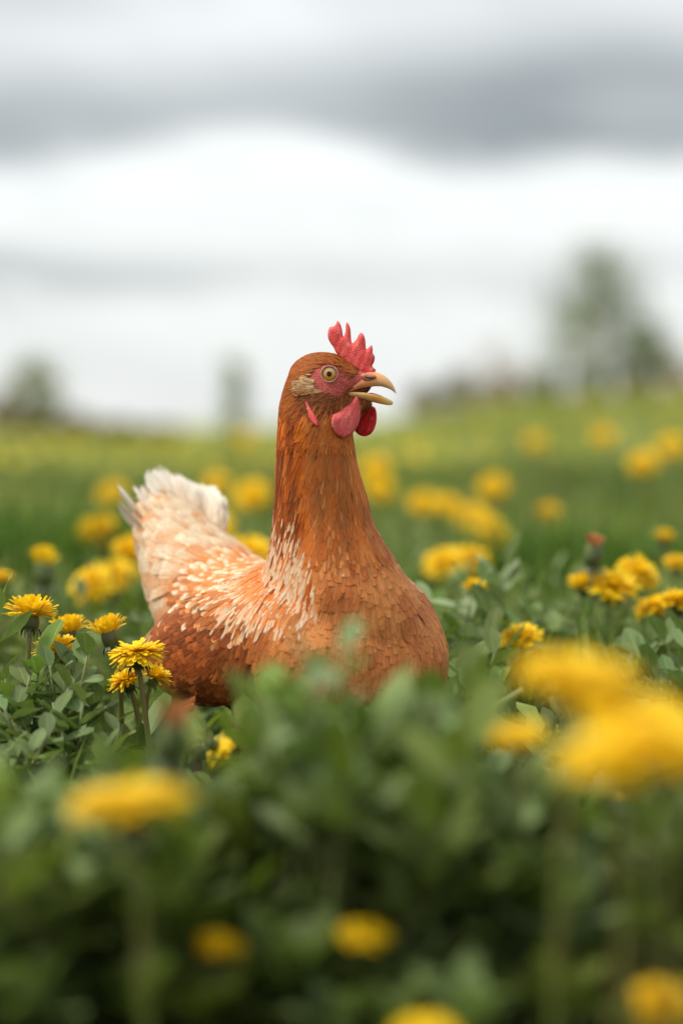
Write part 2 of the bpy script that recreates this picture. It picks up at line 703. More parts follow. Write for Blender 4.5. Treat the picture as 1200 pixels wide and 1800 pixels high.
def build_grass():
    parts = []
    for n, y0, y1, mg, l0, l1, w, pw, tints in (
            (5000, 1.25, 1.9, 0.25, 0.03, 0.085, 0.0026, 1.0, GREENS),
            (24000, 1.75, 4.0, 0.35, 0.05, 0.15, 0.0034, 0.9, GREENS),
            (20000, 3.6, 11.0, 0.8, 0.06, 0.15, 0.007, 0.8, GREENS_FAR),
            (17000, 10.0, 34.0, 2.5, 0.08, 0.19, 0.02, 0.8, GREENS_FAR)):
        xy = wedge(n, y0, y1, mg, pw)
        keep = ~np.array([in_hen(a, b, 0.0) for a, b in xy])
        xy = xy[keep]
        n = len(xy)
        z = terrain(xy[:, 0], xy[:, 1])
        clump = 0.5 + 0.5 * np.sin(xy[:, 0] * 9 + 1.3 * np.sin(xy[:, 1] * 5)) * np.cos(xy[:, 1] * 6.3)
        L = rng.uniform(l0, l1, n) * (0.5 + 0.75 * clump)
        patch = 0.5 + 0.28 * np.sin(xy[:, 0] * 4.1 + 1.7 * np.sin(xy[:, 1] * 1.9)) + 0.28 * np.sin(xy[:, 1] * 2.7 + 1.3 * np.sin(xy[:, 0] * 3.3 + 1)) + 0.2 * np.sin(xy[:, 0] * 11 + xy[:, 1] * 7)
        patch = np.clip(patch, 0, 1)
        L = L * (0.8 + 0.45 * patch)
        parts.append(blades(n, xy, z, L, np.full(n, w) * rng.uniform(0.7, 1.5, n), rng.uniform(0.1, 1.1, n), tints))
        parts[-1][2]['tint'] *= np.repeat(0.46 + 1.0 * patch, len(parts[-1][0]) // n)[:, None]
    # rougher tufts standing above the sward
    for cx, cy in wedge(130, 2.3, 9.0, 0.5, 0.9):
        k = 70
        r = 0.035 * cy ** .5
        xy = np.stack([rng.normal(cx, r, k), rng.normal(cy, r, k)], 1)
        tn = [c * rng.uniform(.55, 1.15) for c in GREENS[:3]]
        parts.append(blades(k, xy, terrain(xy[:, 0], xy[:, 1]), rng.uniform(.08, .19, k), np.full(k, .0045 + .0006 * cy), rng.uniform(.1, .8, k), tn))
    V, F, A = join_arrays(parts)
    obj('meadow_grass', mesh('meadow_grass', V, F, M_blade, A), label='green grass blades growing all over the meadow', cat='grass', kind='stuff')


build_grass()


def ytop(px):
    return float(np.interp(px, [-400, 0, 110, 200, 300, 345, 420, 520, 600, 680, 760, 850, 1000, 1200, 1600],
                           [1350, 1355, 1385, 1410, 1360, 1290, 1250, 1240, 1240, 1235, 1262, 1350, 1395, 1410, 1410]))


def sprig_set(spots, leaf, nleaf, size, heights, tints, lo=0.25):
    """leafy sprigs: for each spot a stalk and leaves along its upper part"""
    base, d, nrm, sc, tn = [], [], [], [], []
    bag = Bag()
    for (x, y), h in zip(spots, heights):
        z0 = float(terrain(x, y))
        lx, ly = random.gauss(0, 0.25) * h, random.gauss(0, 0.25) * h
        p0 = Vector((x, y, z0 - 0.004))
        p2 = Vector((x + lx, y + ly, z0 + h))
        p1 = (p0 + p2) / 2 + Vector((-lx * 0.2, -ly * 0.2, h * 0.05))
        bag.add(*tube([p0, p1, p2], [0.0016, 0.0013, 0.0008], 4, False))
        ct = tints[random.randrange(len(tints))] * random.uniform(0.75, 1.2)
        k = nleaf + random.randint(-2, 2)
        for i in range(k):
            if i == 0:
                lo_ = min(.8, max(.2, lo + random.gauss(0, .16)))
            f = lo_ + (1 - lo_) * ((i + random.random()) / k)
            p = p0 * (1 - f) ** 2 + p1 * 2 * f * (1 - f) + p2 * f * f
            a = i * 2.4 + random.uniform(-0.5, 0.5)
            up = random.uniform(0.1, 0.8) + (0.7 if f > 0.9 else 0)
            base.append(p)
            d.append((math.cos(a), math.sin(a), up))
            nrm.append((-math.cos(a) * up + random.gauss(0, .25), -math.sin(a) * up + random.gauss(0, .25), 1.0))
            sc.append(size * random.uniform(0.6, 1.15))
            tn.append(ct * random.uniform(0.85, 1.15))
    B = frames(np.array(d), np.array(nrm)) * np.array(sc)[:, None, None]
    return stamp(leaf[0], leaf[1], leaf[2], B, np.array([tuple(p) for p in base]), np.array(tn)), bag


def build_cover():
    parts = []
    stalks = Bag()
    # near, in front of the hen: heights follow the lie of the photographed growth
    pts, hs = [], []
    tries = 0
    while len(pts) < 820 and tries < 20000:
        tries += 1
        y = 0.98 + (1.52 - 0.98) * random.random()
        x = random.uniform(-1, 1) * (0.17 * y + 0.16)
        if in_hen(x, y, 0.012):
            continue
        px = 600 + FPX * x / y
        top = ytop(px) + (abs(random.gauss(0, 80)) if random.random() < .55 else random.uniform(60, 380)) + (0 if y < 1.2 else 30) + 18
        if 290 < px < 470:
            top = max(top, 1440)
        if y < 1.06 and px > 830:
            top = max(top, 1460)
        elif y < 1.08 and 60 < px < 400:
            top = max(top, 1480)
        if px < 340 and y > 1.15:
            top += 40
        h = CAM_H - (top - 745) * y / FPX
        h = min(h, 0.185)
        if h < 0.03:
            h = random.uniform(0.02, 0.035)
        pts.append((x, y))
        hs.append(h)
    for i in range(190):
        y = random.uniform(0.94, 1.2)
        x = random.uniform(-0.24, 0.10)
        pts.append((x, y))
        hs.append(random.uniform(0.03, 0.085) if y > 1.0 else random.uniform(0.025, 0.05))
    # the same growth goes on towards and under the camera, below its view, added to shade the growth ahead
    for i in range(900):
        y = random.uniform(-0.5, 0.78)
        x = random.uniform(-1, 1) * 0.42
        edge = CAM_H - 1060 * max(y, 0) / FPX - 0.06
        h = min(0.17 * random.uniform(.7, 1), edge - abs(random.gauss(0, .018)))
        if h > 0.03:
            pts.append((x, y))
            hs.append(h)
    s, b = sprig_set(pts, LEAFC, 10, 0.033, hs, LEAFG, lo=0.5)
    parts.append(s)
    stalks.add(b.V, b.F)
    # around and behind the hen
    q = wedge(1500, 1.45, 4.2, 0.3, 0.85)
    q = [(x, y) for x, y in q if not in_hen(x, y, 0.02)]
    hh = []
    for x, y in q:
        px = 600 + FPX * x / y
        if y < 1.85 and px < 330:
            h = random.uniform(0.03, 0.085)
        elif y < 1.9:
            h = random.uniform(0.03, 0.09)
        else:
            h = random.uniform(0.05, 0.13)
        hh.append(h)
    s, b = sprig_set(q, LEAFC, 8, 0.027, hh, LEAFG + GREENS[:2])
    parts.append(s)
    stalks.add(b.V, b.F)
    # rosettes of toothed leaves between the clover
    q = [p for p in wedge(420, 1.35, 4.5, 0.3, 0.85) if not in_hen(p[0], p[1], 0.03)]
    base, d, nrm, sc, tn = [], [], [], [], []
    for x, y in q:
        z0 = float(terrain(x, y))
        c = (LEAFG[:5] + GREENS)[random.randrange(10)] * random.uniform(.8, 1.25)
        for i in range(7):
            a = i * 0.9 + random.uniform(-.3, .3)
            up = random.uniform(.35, 1.1)
            base.append((x, y, z0))
            d.append((math.cos(a), math.sin(a), up))
            nrm.append((-math.cos(a) * up, -math.sin(a) * up, 1.0))
            sc.append(random.uniform(.07, .135))
            tn.append(c * random.uniform(.85, 1.15))
    B = frames(np.array(d), np.array(nrm)) * np.array(sc)[:, None, None]
    parts.append(stamp(JAG[0], JAG[1], JAG[2], B, np.array(base), np.array(tn)))
    V, F, A = join_arrays(parts)
    o = obj('clover_cover', mesh('clover_cover', V, F, M_leaf, A), label='low leafy ground cover spread over the meadow floor', cat='ground cover', kind='stuff')
    stalks.build('stalk', M_sprig, o, kind='stuff')


build_cover()


# ------------------------------------------------------------------ dandelions
def make_head(name, whorls, seed, tone=None):
    """ray florets as strips; whorls = (count, elevation deg, length, start radius, base height)"""
    r = random.Random(seed)
    V, F, U, T = [], [], [], []
    for n, el, ln, rad, z0 in whorls:
        off = r.random() * 6
        for i in range(n):
            a = off + 2 * math.pi * (i + r.uniform(-0.3, 0.3)) / n
            e = R(el + r.gauss(0, 7))
            L = ln * r.uniform(0.82, 1.1)
            w = 0.0017 * r.uniform(0.85, 1.2)
            ca, sa = math.cos(a), math.sin(a)
            t = Vector((-sa, ca, r.uniform(-0.25, 0.25)))
            o = len(V)
            c = (np.array([0.96, 0.69, 0.018]) if tone is None else tone) * r.uniform(0.88, 1.06)
            droop = r.uniform(-0.12, 0.28)
            for k, v in enumerate((0, 0.35, 0.7, 0.93, 1.0)):
                ee = e - droop * v
                rr = rad + L * v * math.cos(ee)
                zz = z0 + L * v * math.sin(ee) + 0.0006 * math.sin(v * 4)
                p = Vector((ca * rr, sa * rr, zz))
                ww = w * (0.55, 0.9, 1.1, 1.05, 0.62)[k]
                V += [p - t * ww, p + Vector((0, 0, -0.0005)), p + t * ww]
                U += [(0, v), (0.5, v), (1, v)]
                T += [c] * 3
                if k:
                    q = o + 3 * (k - 1)
                    F += [(q, q + 1, q + 4, q + 3), (q + 1, q + 2, q + 5, q + 4)]
    return mesh(name, V, np.array(F), M_petal, {'luv': np.array(U), 'tint': np.array(T)})


HEADS = {
    'open': make_head('flower_head', [(40, 4, .0205, .003, 0), (38, 17, .019, .003, .001), (34, 31, .0165, .0025, .0016), (22, 47, .0135, .002, .002), (18, 62, .0105, .0015, .0025), (14, 78, .0085, .0005, .003)], 1),
    'open_b': make_head('flower_head', [(40, -6, .0195, .003, 0), (38, 10, .0195, .003, .001), (34, 26, .017, .0025, .0016), (22, 44, .014, .002, .002), (18, 60, .011, .0015, .0025), (12, 78, .0085, .0005, .003)], 2),
    'flat': make_head('flower_head', [(42, -8, .0215, .003, 0), (40, 4, .021, .003, .001), (36, 14, .019, .0025, .0016), (30, 22, .016, .002, .0015), (20, 28, .012, .0015, .0018), (14, 45, .006, .0005, .002)], 8),
    'cup': make_head('flower_head', [(34, 22, .0205, .004, 0), (36, 36, .0205, .0035, 0), (32, 48, .0195, .003, .001), (20, 60, .017, .0025, .001), (16, 72, .015, .002, .001), (10, 84, .013, .0005, .001)], 3),
    'half': make_head('flower_head', [(24, 50, .019, .004, 0), (26, 62, .0195, .0035, 0), (24, 72, .0195, .003, 0), (18, 80, .019, .002, 0), (10, 88, .018, .0005, 0)], 4),
    'shut': make_head('flower_head', [(16, 80, .016, .0030, 0), (16, 86, .017, .0020, 0), (10, 89, .0175, .001, 0)], 6, lin(196, 128, 96)),
    'bud': make_head('flower_head', [(18, 76, .016, .0035, 0), (18, 84, .0165, .0025, 0), (12, 88, .017, .001, 0)], 5),
}
# head radius of the models, to scale them by the wanted width
HEADW = {'flat': 0.048, 'open': 0.046, 'open_b': 0.045, 'cup': 0.044, 'half': 0.030, 'bud': 0.017, 'shut': 0.014}


def make_calyx(closed=False):
    b = Bag()
    prof = [(0.0030, -0.0130), (0.0062, -0.0105), (0.0072, -0.006), (0.0066, -0.001), (0.0050, 0.0012)]
    if closed:
        prof = [(0.0028, -0.012), (0.0068, -0.008), (0.0074, -0.001), (0.0062, 0.006), (0.0040, 0.012)]
    V = []
    seg = 14
    for r_, z in prof:
        for j in range(seg):
            a = 2 * math.pi * j / seg
            rr = r_ * (1 + 0.06 * (j % 2))
            V.append((rr * math.cos(a), rr * math.sin(a), z))
    b.add(V, [tuple(f) for f in grid_faces(len(prof), seg, True)])
    for j in range(12):                      # recurved outer bracts
        a = 2 * math.pi * j / 12 + 0.1 * (j % 3)
        ca, sa = math.cos(a), math.sin(a)
        t = Vector((-sa, ca, 0))
        L = []
        for r_, z, w in ((0.0050, -0.0112, .0012), (0.0088, -0.0102, .0015), (0.0110, -0.0135, .0012), (0.0112, -0.018, .0002)):
            p = Vector((ca * r_, sa * r_, z))
            L += [p - t * w, p + t * w]
        b.add(L, [(0, 1, 3, 2), (2, 3, 5, 4), (4, 5, 7, 6)])
    return mesh('calyx', b.V, b.F, M_calyx)


CALYX = make_calyx()
CALYX_C = make_calyx(True)
JAG_MESH = [mesh('leaf', JAG[0] * np.array([1, 1, 1]), JAG[1], M_leafo, {'luv': JAG[2], 'tint': np.tile(c, (len(JAG[0]), 1))}) for c in (lin(88, 112, 44), lin(104, 128, 62))]


def dandelion(px, py, width, Y, kind, label, lean=(0, 0), group=None, leaves=0, tilt=None, flat=1.0):
    """px,py: centre of the flower head; width in metres; lean: stalk foot offset (m); tilt: (towards camera, sideways) degrees"""
    c = at(px, py, Y)
    k = width / HEADW[kind]
    fx, fy = c.x + lean[0], Y + lean[1]
    z0 = float(terrain(fx, fy))
    root = empty('dandelion', (fx, fy, z0), label, 'dandelion', group or 'yellow dandelions in the meadow')
    tl = tilt or (random.gauss(8, 10), random.gauss(0, 9))
    rot = Matrix.Rotation(R(tl[0]), 3, 'X') @ Matrix.Rotation(R(tl[1]), 3, 'Y')
    hd = c - Vector((fx, fy, z0))
    ax = rot @ Vector((0, 0, 1))
    eul = (rot @ Matrix.Rotation(random.uniform(0, 6.28), 3, 'Z')).to_euler()
    hd0 = hd - ax * 0.004 * k
    h = obj('flower_head', HEADS[kind], root, hd0)
    h.rotation_euler = eul
    h.scale = (k, k, k * flat)
    cal = obj('calyx', CALYX_C if kind in ('half', 'bud', 'shut') else CALYX, root, hd0)
    cal.rotation_euler = eul
    ks = k if kind not in ('bud',) else k * 0.9
    cal.scale = (ks, ks, ks)
    e = hd0 - ax * 0.012 * ks
    f = Vector((0, 0, -0.004))
    m1 = e - ax * max(0.03, e.z * 0.35)
    pts = []
    for i in range(9):
        t = i / 8
        pts.append(f * (1 - t) ** 2 + m1 * 2 * t * (1 - t) + e * t * t)
    V, F = tube(pts, [0.0026 - 0.0007 * i / 8 for i in range(9)], 8)
    obj('stem', mesh('stem', V, F, M_stem), root)
    for i in range(leaves):
        a = i * 2.4 + random.random()
        lf = obj('leaf', JAG_MESH[i % 2], root, (0.004 * math.cos(a), 0.004 * math.sin(a), 0.002))
        s = random.uniform(0.075, 0.12)
        lf.scale = (s, s, s)
        lf.rotation_euler = (R(random.uniform(20, 50)), 0, a)
    return root


DF = []
# in focus at left
dandelion(56, 1074, .0415, 1.64, 'cup', 'tall fringed dandelion in sharp focus beside the left picture edge', (-.004, .03), tilt=(-4, 5), leaves=3)
dandelion(121, 1108, .026, 1.69, 'half', 'smaller half closed dandelion just behind the fringed pair at left', (.004, .03), tilt=(-3, -3), leaves=2)
dandelion(98, 1139, .036, 1.655, 'cup', 'ragged dandelion resting right on top of the grey green leaves at left', (.0, .02), tilt=(2, -4), leaves=2)
dandelion(190, 1110, .026, 1.66, 'half', 'half open dandelion leaning left with one loose petal, behind the flat one', (.006, .015), tilt=(-8, -16), leaves=3)
dandelion(240, 1140, .0445, 1.615, 'flat', 'broad flat dandelion in sharp focus directly left of the hen', (.016, .01), tilt=(5, -7), leaves=3)
dandelion(221, 1192, .031, 1.64, 'open', 'dandelion tucked below left of the broad flat one by the hen', (.01, .01), tilt=(12, -20), leaves=2)
dandelion(274, 1187, .026, 1.66, 'cup', 'small dandelion touching the stalk of the broad flat one, nearest the hen', (.012, .01), tilt=(5, 25), leaves=2)
dandelion(385, 1316, .026, 1.44, 'cup', 'small dandelion with head hanging sideways low in front of the hen', (-.02, .03), tilt=(30, 130), leaves=2)
# foreground, far out of focus
dandelion(228, 1386, .0530, 0.88, 'flat', 'wide blurred dandelion at lower left in the near foreground', (.006, .03), tilt=(0, -5), flat=.5)
dandelion(302, 1285, 0.015, 1.05, 'shut', 'brownish orange blurred closed dandelion bud above the wide one at lower left', (.004, .02), tilt=(0, 6))
dandelion(1015, 1165, .052, 0.86, 'flat', 'upper large blurred dandelion of the yellow clump at right', (-.006, .04), tilt=(7, 4), flat=.65)
dandelion(1120, 1235, .052, 0.84, 'flat', 'middle large blurred dandelion of the yellow clump at right', (.012, .03), tilt=(7, 8), flat=.65)
dandelion(1085, 1305, .050, 0.80, 'flat', 'lowest large blurred dandelion of the yellow clump at right', (-.004, .03), tilt=(6, -6), flat=.65)
dandelion(1200, 1285, .052, 0.80, 'flat', 'blurred dandelion of the yellow clump cut by the right picture edge', (.015, .03), tilt=(8, 10), flat=.65)
dandelion(908, 1280, .0285, 0.98, 'flat', 'blurred dandelion standing apart at the left end of the yellow clump', (.012, .03), tilt=(8, -4), flat=.65)
dandelion(640, 1632, .0270, 0.97, 'flat', 'lone blurred dandelion low in the dark growth below the hen', (.004, .03), tilt=(7, 3), flat=.65)
dandelion(384, 1678, .020, 0.96, 'half', 'dull blurred half closed dandelion low in the dark growth at left', (.004, .03), tilt=(5, 3))
dandelion(1165, 1758, .032, 0.88, 'open', 'blurred dandelion in the bottom right corner', (.004, .02), tilt=(10, 3))
dandelion(752, 1808, .030, 0.86, 'flat', 'blurred dandelion cut by the bottom picture edge', (.004, .01), tilt=(8, 3), flat=.65)
dandelion(1066, 1425, .017, 1.25, 'half', 'tiny orange dandelion under the yellow clump at right', (.004, .02), tilt=(20, 10))
dandelion(334, 1446, .016, 1.30, 'half', 'tiny dark dandelion under the wide blurred one at lower left', (.004, .02), tilt=(20, 30))
# right, middle distance
dandelion(1078, 1026, .050, 1.98, 'open', 'bright shaggy dandelion at the front of the group at right', (.004, .03), tilt=(22, 3), leaves=2)
dandelion(1124, 1002, .047, 2.06, 'open_b', 'dandelion tilted to the right behind the shaggy one at right', (.004, .03), tilt=(22, 25), leaves=2)
dandelion(1026, 1030, .028, 2.02, 'half', 'half hidden narrow dandelion at the left of the group at right', (.004, .03), tilt=(5, -15), leaves=1)
dandelion(1148, 1062, .040, 1.95, 'open_b', 'low dandelion under the tilted one of the group at right', (.004, .03), tilt=(0, -10), leaves=2)
dandelion(1192, 1052, .042, 1.92, 'open', 'dandelion at the right picture edge beside the low one', (.004, .03), tilt=(5, 5), leaves=2)
dandelion(1190, 987, .032, 2.25, 'open', 'small dandelion above the right hand group at the picture edge', (.004, .03), tilt=(15, 5))
dandelion(914, 1116, .042, 1.86, 'open', 'dandelion peeping out behind the left side of the big yellow clump', (.004, .03), tilt=(12, -12), leaves=2)
dandelion(832, 1036, .020, 1.95, 'half', 'single small dandelion among pale leaves right of the hen', (.004, .03), tilt=(10, 5), leaves=2)
dandelion(1166, 946, .021, 2.5, 'half', 'small orange dandelion alone in the grass at far right', (.004, .03), tilt=(8, 5))
dandelion(1042, 966, .016, 1.98, 'shut', 'closed pinkish dandelion bud standing above the group at right', (.003, .02), tilt=(0, 3), leaves=1)
dandelion(78, 995, .028, 2.25, 'bud', 'blurred closing dandelion bud above the left flowers', (.004, .03), tilt=(0, -3), leaves=1)
dandelion(4, 1012, .026, 2.2, 'open', 'blurred dandelion cut by the left picture edge', (.0, .03), tilt=(8, -3))
# behind the hen, left
BG = [
    (200, 868, .050, 4.0, 'open', 'blurred dandelion at the upper left of the tail, farther than the others there'),
    (162, 1022, .042, 2.35, 'open_b', 'blurred dandelion left of the rump, left one of a touching pair'),
    (206, 1010, .042, 2.45, 'open', 'blurred dandelion left of the rump, right one of a touching pair'),
    (236, 968, .040, 2.5, 'cup', 'blurred dandelion half covered by the cream tail'),
    (176, 940, .036, 2.9, 'half', 'dim orange dandelion deep in grass left of the tail'),
    (372, 922, .046, 2.75, 'open', 'dandelion right behind the slope of the hen tail'),
    (380, 848, .046, 4.4, 'open_b', 'blurred dandelion above the hen back, left of two in a row'),
    (442, 868, .054, 3.7, 'open', 'blurred dandelion touching the back of the hen neck'),
    (440, 968, .050, 2.5, 'open_b', 'dandelion low in the notch between tail and neck'),
    (660, 820, .058, 4.6, 'open', 'upper blurred dandelion right beside the hen throat'),
    (668, 856, .050, 4.2, 'open_b', 'lower blurred dandelion right beside the hen throat'),
    (744, 882, .046, 3.9, 'open', 'blurred dandelion left end of the drift behind the breast'),
    (790, 884, .040, 3.8, 'open_b', 'blurred dandelion second from left in the drift behind the breast'),
    (866, 852, .050, 4.3, 'open', 'blurred round dandelion above the drift at right of the hen'),
    (826, 902, .046, 3.5, 'open_b', 'blurred dandelion in the middle of the drift behind the breast'),
    (850, 922, .044, 3.2, 'open', 'blurred dandelion right of the middle of the drift'),
    (872, 942, .042, 2.95, 'open_b', 'blurred dandelion at the right end of the drift'),
    (780, 986, .042, 2.6, 'open', 'blurred dandelion low beside the breast, left of two overlapping'),
    (826, 978, .042, 2.65, 'open_b', 'blurred dandelion low beside the breast, right of two overlapping'),
    (1130, 810, .050, 4.3, 'open', 'bright round blurred dandelion high at the right'),
    (1060, 764, .050, 5.6, 'open_b', 'faint blurred dandelion high at right, left of the bright round one'),
    (1180, 782, .056, 5.2, 'open', 'faint blurred dandelion at the upper right picture edge'),
    (940, 772, .048, 6.0, 'open_b', 'faint blurred dandelion high on the slope above the drift'),
    (430, 770, .060, 8.0, 'open', 'faint distant dandelion behind the hen throat level at left'),
    (960, 905, .026, 3.4, 'half', 'dim small dandelion in the grass right of the drift'),
]
for px, py, w, Y, kind, lab in BG:
    dandelion(px, py, w * 1.3, Y, kind, lab, (random.uniform(-.02, .02), random.uniform(0, .05)), tilt=(random.uniform(22, 48), random.uniform(-12, 12)))


def far_dandelions():
    src = HEADS['open']
    n = len(src.vertices)
    TV = np.zeros(n * 3, np.float32)
    # a simple eight petal rosette is enough out there
    V, F = [(0, 0, 0.012)], []
    for i in range(10):
        a = 2 * math.pi * i / 10
        V.append((0.022 * math.cos(a), 0.022 * math.sin(a), 0.004 + 0.004 * (i % 2)))
    for i in range(10):
        F.append((0, 1 + i, 1 + (i + 1) % 10))
    TV = np.array(V)
    TF = np.array(F)
    xy = wedge(650, 5.0, 34, 2.0, 0.9)
    z = terrain(xy[:, 0], xy[:, 1]) + rng.uniform(0.10, 0.19, len(xy))
    T = np.stack([xy[:, 0], xy[:, 1], z], 1)
    N = len(T)
    d = np.stack([rng.normal(0, .2, N), np.ones(N), rng.normal(0.3, .2, N)], 1)
    B = frames(d, np.stack([rng.normal(0, .1, N), -0.5 + rng.normal(0, .2, N), np.ones(N)], 1)) * rng.uniform(0.7, 1.25, (N, 1, 1))
    V, F, A = stamp(TV, TF, np.full((len(TV), 2), 0.8), B, T, np.tile(np.array([0.9, 0.64, 0.02]), (N, 1)))
    obj('distant_dandelions', mesh('distant_dandelions', V, F, M_petal, A), label='far off dandelions dotting the meadow towards the horizon', cat='dandelions', kind='stuff')


far_dandelions()


# ------------------------------------------------------------------ single leafy plants (countable leaves)
def single_leaf_meshes(tpl, cols):
    return [mesh('leaf', tpl[0], tpl[1], M_leafo, {'luv': tpl[2], 'tint': np.tile(c, (len(tpl[0]), 1))}) for c in cols]


LM_GREY = single_leaf_meshes(LEAF, [lin(112, 132, 84), lin(100, 124, 76), lin(124, 142, 88)])
LM_FRESH = single_leaf_meshes(obovate(6, 5, 0.72, 0.35, 0.3), [lin(122, 146, 62), lin(106, 134, 58)])
LM_PALE = single_leaf_meshes(obovate(6, 5, 0.55, 0.2, 0.35), [lin(150, 168, 124), lin(134, 156, 108)])
LM_DARK = single_leaf_meshes(LEAF, [lin(78, 102, 42), lin(92, 118, 52), lin(110, 134, 74)])
LM_BROAD = single_leaf_meshes(LEAFB, [lin(112, 136, 70), lin(128, 150, 92)])


def leafy_plant(px, py, Y, nst, nleaf, size, meshes, label, spread=0.03, cat='plant', group='leafy plants round the hen', lo=0.35, upb=0.5):
    """px,py: top of the plant"""
    c = at(px, py, Y)
    z0 = float(terrain(c.x, Y))
    H = c.z - z0
    root = empty('leafy_plant', (c.x, Y, z0), label, cat, group)
    for s in range(nst):
        a = 2 * math.pi * s / max(1, nst) + random.uniform(-.4, .4)
        rr = spread * (0.35 + 0.65 * random.random()) if nst > 1 else 0
        h = H * (1 if s == 0 else random.uniform(0.6, 0.97))
        p0 = Vector((0.006 * math.cos(a), 0.006 * math.sin(a), -0.004))
        p2 = Vector((rr * math.cos(a), rr * math.sin(a), h))
        p1 = Vector((rr * 0.25 * math.cos(a), rr * 0.25 * math.sin(a), h * 0.6))
        P = lambda f: p0 * (1 - f) ** 2 + p1 * 2 * f * (1 - f) + p2 * f * f
        V, F = tube([P(i / 5) for i in range(6)], [0.0015 - 0.0006 * i / 5 for i in range(6)], 6)
        obj('stem', mesh('stem', V, F, M_sprig), root)
        for i in range(nleaf):
            f = lo + (1 - lo) * (i + 0.5 * random.random()) / (nleaf - 0.5)
            f = min(f, 1.0)
            p = P(f)
            b = i * 2.4 + a + random.uniform(-.4, .4)
            up = random.uniform(0.0, 0.9) * upb * 2 + (0.6 if f > 0.9 else 0)
            d = np.array([[math.cos(b), math.sin(b), up]])
            n = np.array([[-math.cos(b) * up + random.gauss(0, .3), -math.sin(b) * up + random.gauss(0, .3), 1.0]])
            B = Matrix(frames(d, n)[0].tolist())
            lf = obj('leaf', random.choice(meshes), root, p)
            lf.rotation_euler = B.to_euler()
            q = size * random.uniform(0.7, 1.15)
            lf.scale = (q, q, q)
    return root


leafy_plant(115, 1145, 1.585, 8, 8, .0265, LM_GREY, 'grey green leafy plant in sharp focus under the ragged dandelion at left', .03)
leafy_plant(62, 1200, 1.56, 8, 8, .0265, LM_GREY, 'grey green leafy plant in sharp focus second from the left edge', .032)
leafy_plant(120, 1230, 1.54, 8, 8, .025, LM_GREY, 'lower grey green leafy plant in front of the sharply focused pair', .032)
leafy_plant(8, 1180, 1.57, 7, 8, .026, LM_GREY, 'grey green leafy plant cut by the left edge below the tall dandelion', .03)
leafy_plant(46, 1160, 1.60, 2, 4, .034, LM_FRESH, 'yellow green broad leaved plant behind the grey green ones at left', .018, lo=0.7)
leafy_plant(-4, 1050, 1.60, 1, 4, .034, LM_BROAD, 'dark green plant with leaves reaching in beside the tall dandelion', .01, lo=0.75)
leafy_plant(165, 1290, 1.53, 7, 7, .024, LM_GREY, 'small grey green plant at the lower right of the sharp leaves', .028)
leafy_plant(20, 1290, 1.50, 7, 7, .025, LM_GREY, 'low grey green plant at left edge under the sharp leaves', .03)
leafy_plant(222, 1310, 1.66, 2, 4, .05, LM_BROAD, 'plant with tall dim broad leaves between the left flowers and the hen', .02, lo=0.3, upb=0.9)
leafy_plant(850, 985, 1.98, 6, 6, .040, LM_PALE, 'pale plant with long shining leaves right behind the hen breast', .03, lo=0.4, upb=0.7)
leafy_plant(800, 1040, 1.88, 5, 6, .038, LM_PALE, 'pale plant with drooping leaves touching the right side of the breast', .03, lo=0.4)
leafy_plant(905, 1040, 2.02, 3, 6, .036, LM_BROAD, 'mid green plant right of the pale leaves beside the hen', .03)
leafy_plant(1000, 1080, 1.95, 6, 8, .026, LM_GREY, 'leafy plant under the dandelion group at right', .03)
leafy_plant(1130, 1100, 1.80, 6, 8, .028, LM_GREY, 'leafy plant above the yellow clump at right, nearest the picture edge', .03)
leafy_plant(1185, 1120, 1.75, 6, 8, .028, LM_GREY, 'leafy plant at right picture edge just above the blurred flower', .03)
leafy_plant(865, 1130, 1.84, 3, 6, .030, LM_BROAD, 'plant left of the dandelion peeping from behind the yellow clump', .028)
for q_ in ((830, 1075, 1.86, 'dark leafy plant close behind the right side of the breast'), (880, 1090, 1.90, 'dark leafy plant between the breast and the peeping dandelion'),
           (940, 1060, 2.00, 'bushy dark plant left of the dandelion group at right'), (990, 1045, 2.05, 'taller bushy plant touching the left of the dandelion group'),
           (820, 1150, 1.76, 'low dark plant in the gap right of the breast')):
    leafy_plant(q_[0], q_[1], q_[2], 7, 7, .030, LM_DARK, q_[3], .035)
# blurred in the foreground
leafy_plant(525, 1150, 1.02, 2, 5, .026, LM_PALE, 'pale blurred sprig in front of the wing, left of two', .012, lo=0.6)
leafy_plant(600, 1130, 1.04, 1, 4, .024, LM_PALE, 'single pale blurred sprig tip in front of the breast', .01, lo=0.75)
leafy_plant(505, 1200, 1.08, 5, 6, .028, LM_FRESH, 'bright green blurred plant in front of the hen wing', .025, lo=.62)
leafy_plant(290, 1290, 1.12, 4, 5, .026, LM_FRESH, 'yellow green blurred plant at the foot of the wing', .02, lo=.7)
leafy_plant(650, 1275, 1.08, 3, 6, .030, LM_PALE, 'soft green blurred plant below the middle of the breast', .03)
leafy_plant(580, 1265, 1.06, 3, 6, .032, LM_FRESH, 'large blurred green plant in the middle foreground below the breast', .03)
leafy_plant(855, 1350, 1.0, 3, 6, .032, LM_GREY, 'grey green blurred plant left under the yellow clump', .03)
leafy_plant(50, 1355, 1.0, 3, 6, .034, LM_GREY, 'big blurred plant in the lower left foreground', .035)
leafy_plant(165, 1560, 1.0, 3, 5, .036, LM_PALE, 'grey blurred leaves under the wide dandelion at lower left', .03)
leafy_plant(735, 1235, 1.06, 4, 6, .026, LM_PALE, 'beige green blurred tip under the right side of the breast', .015, lo=0.6)


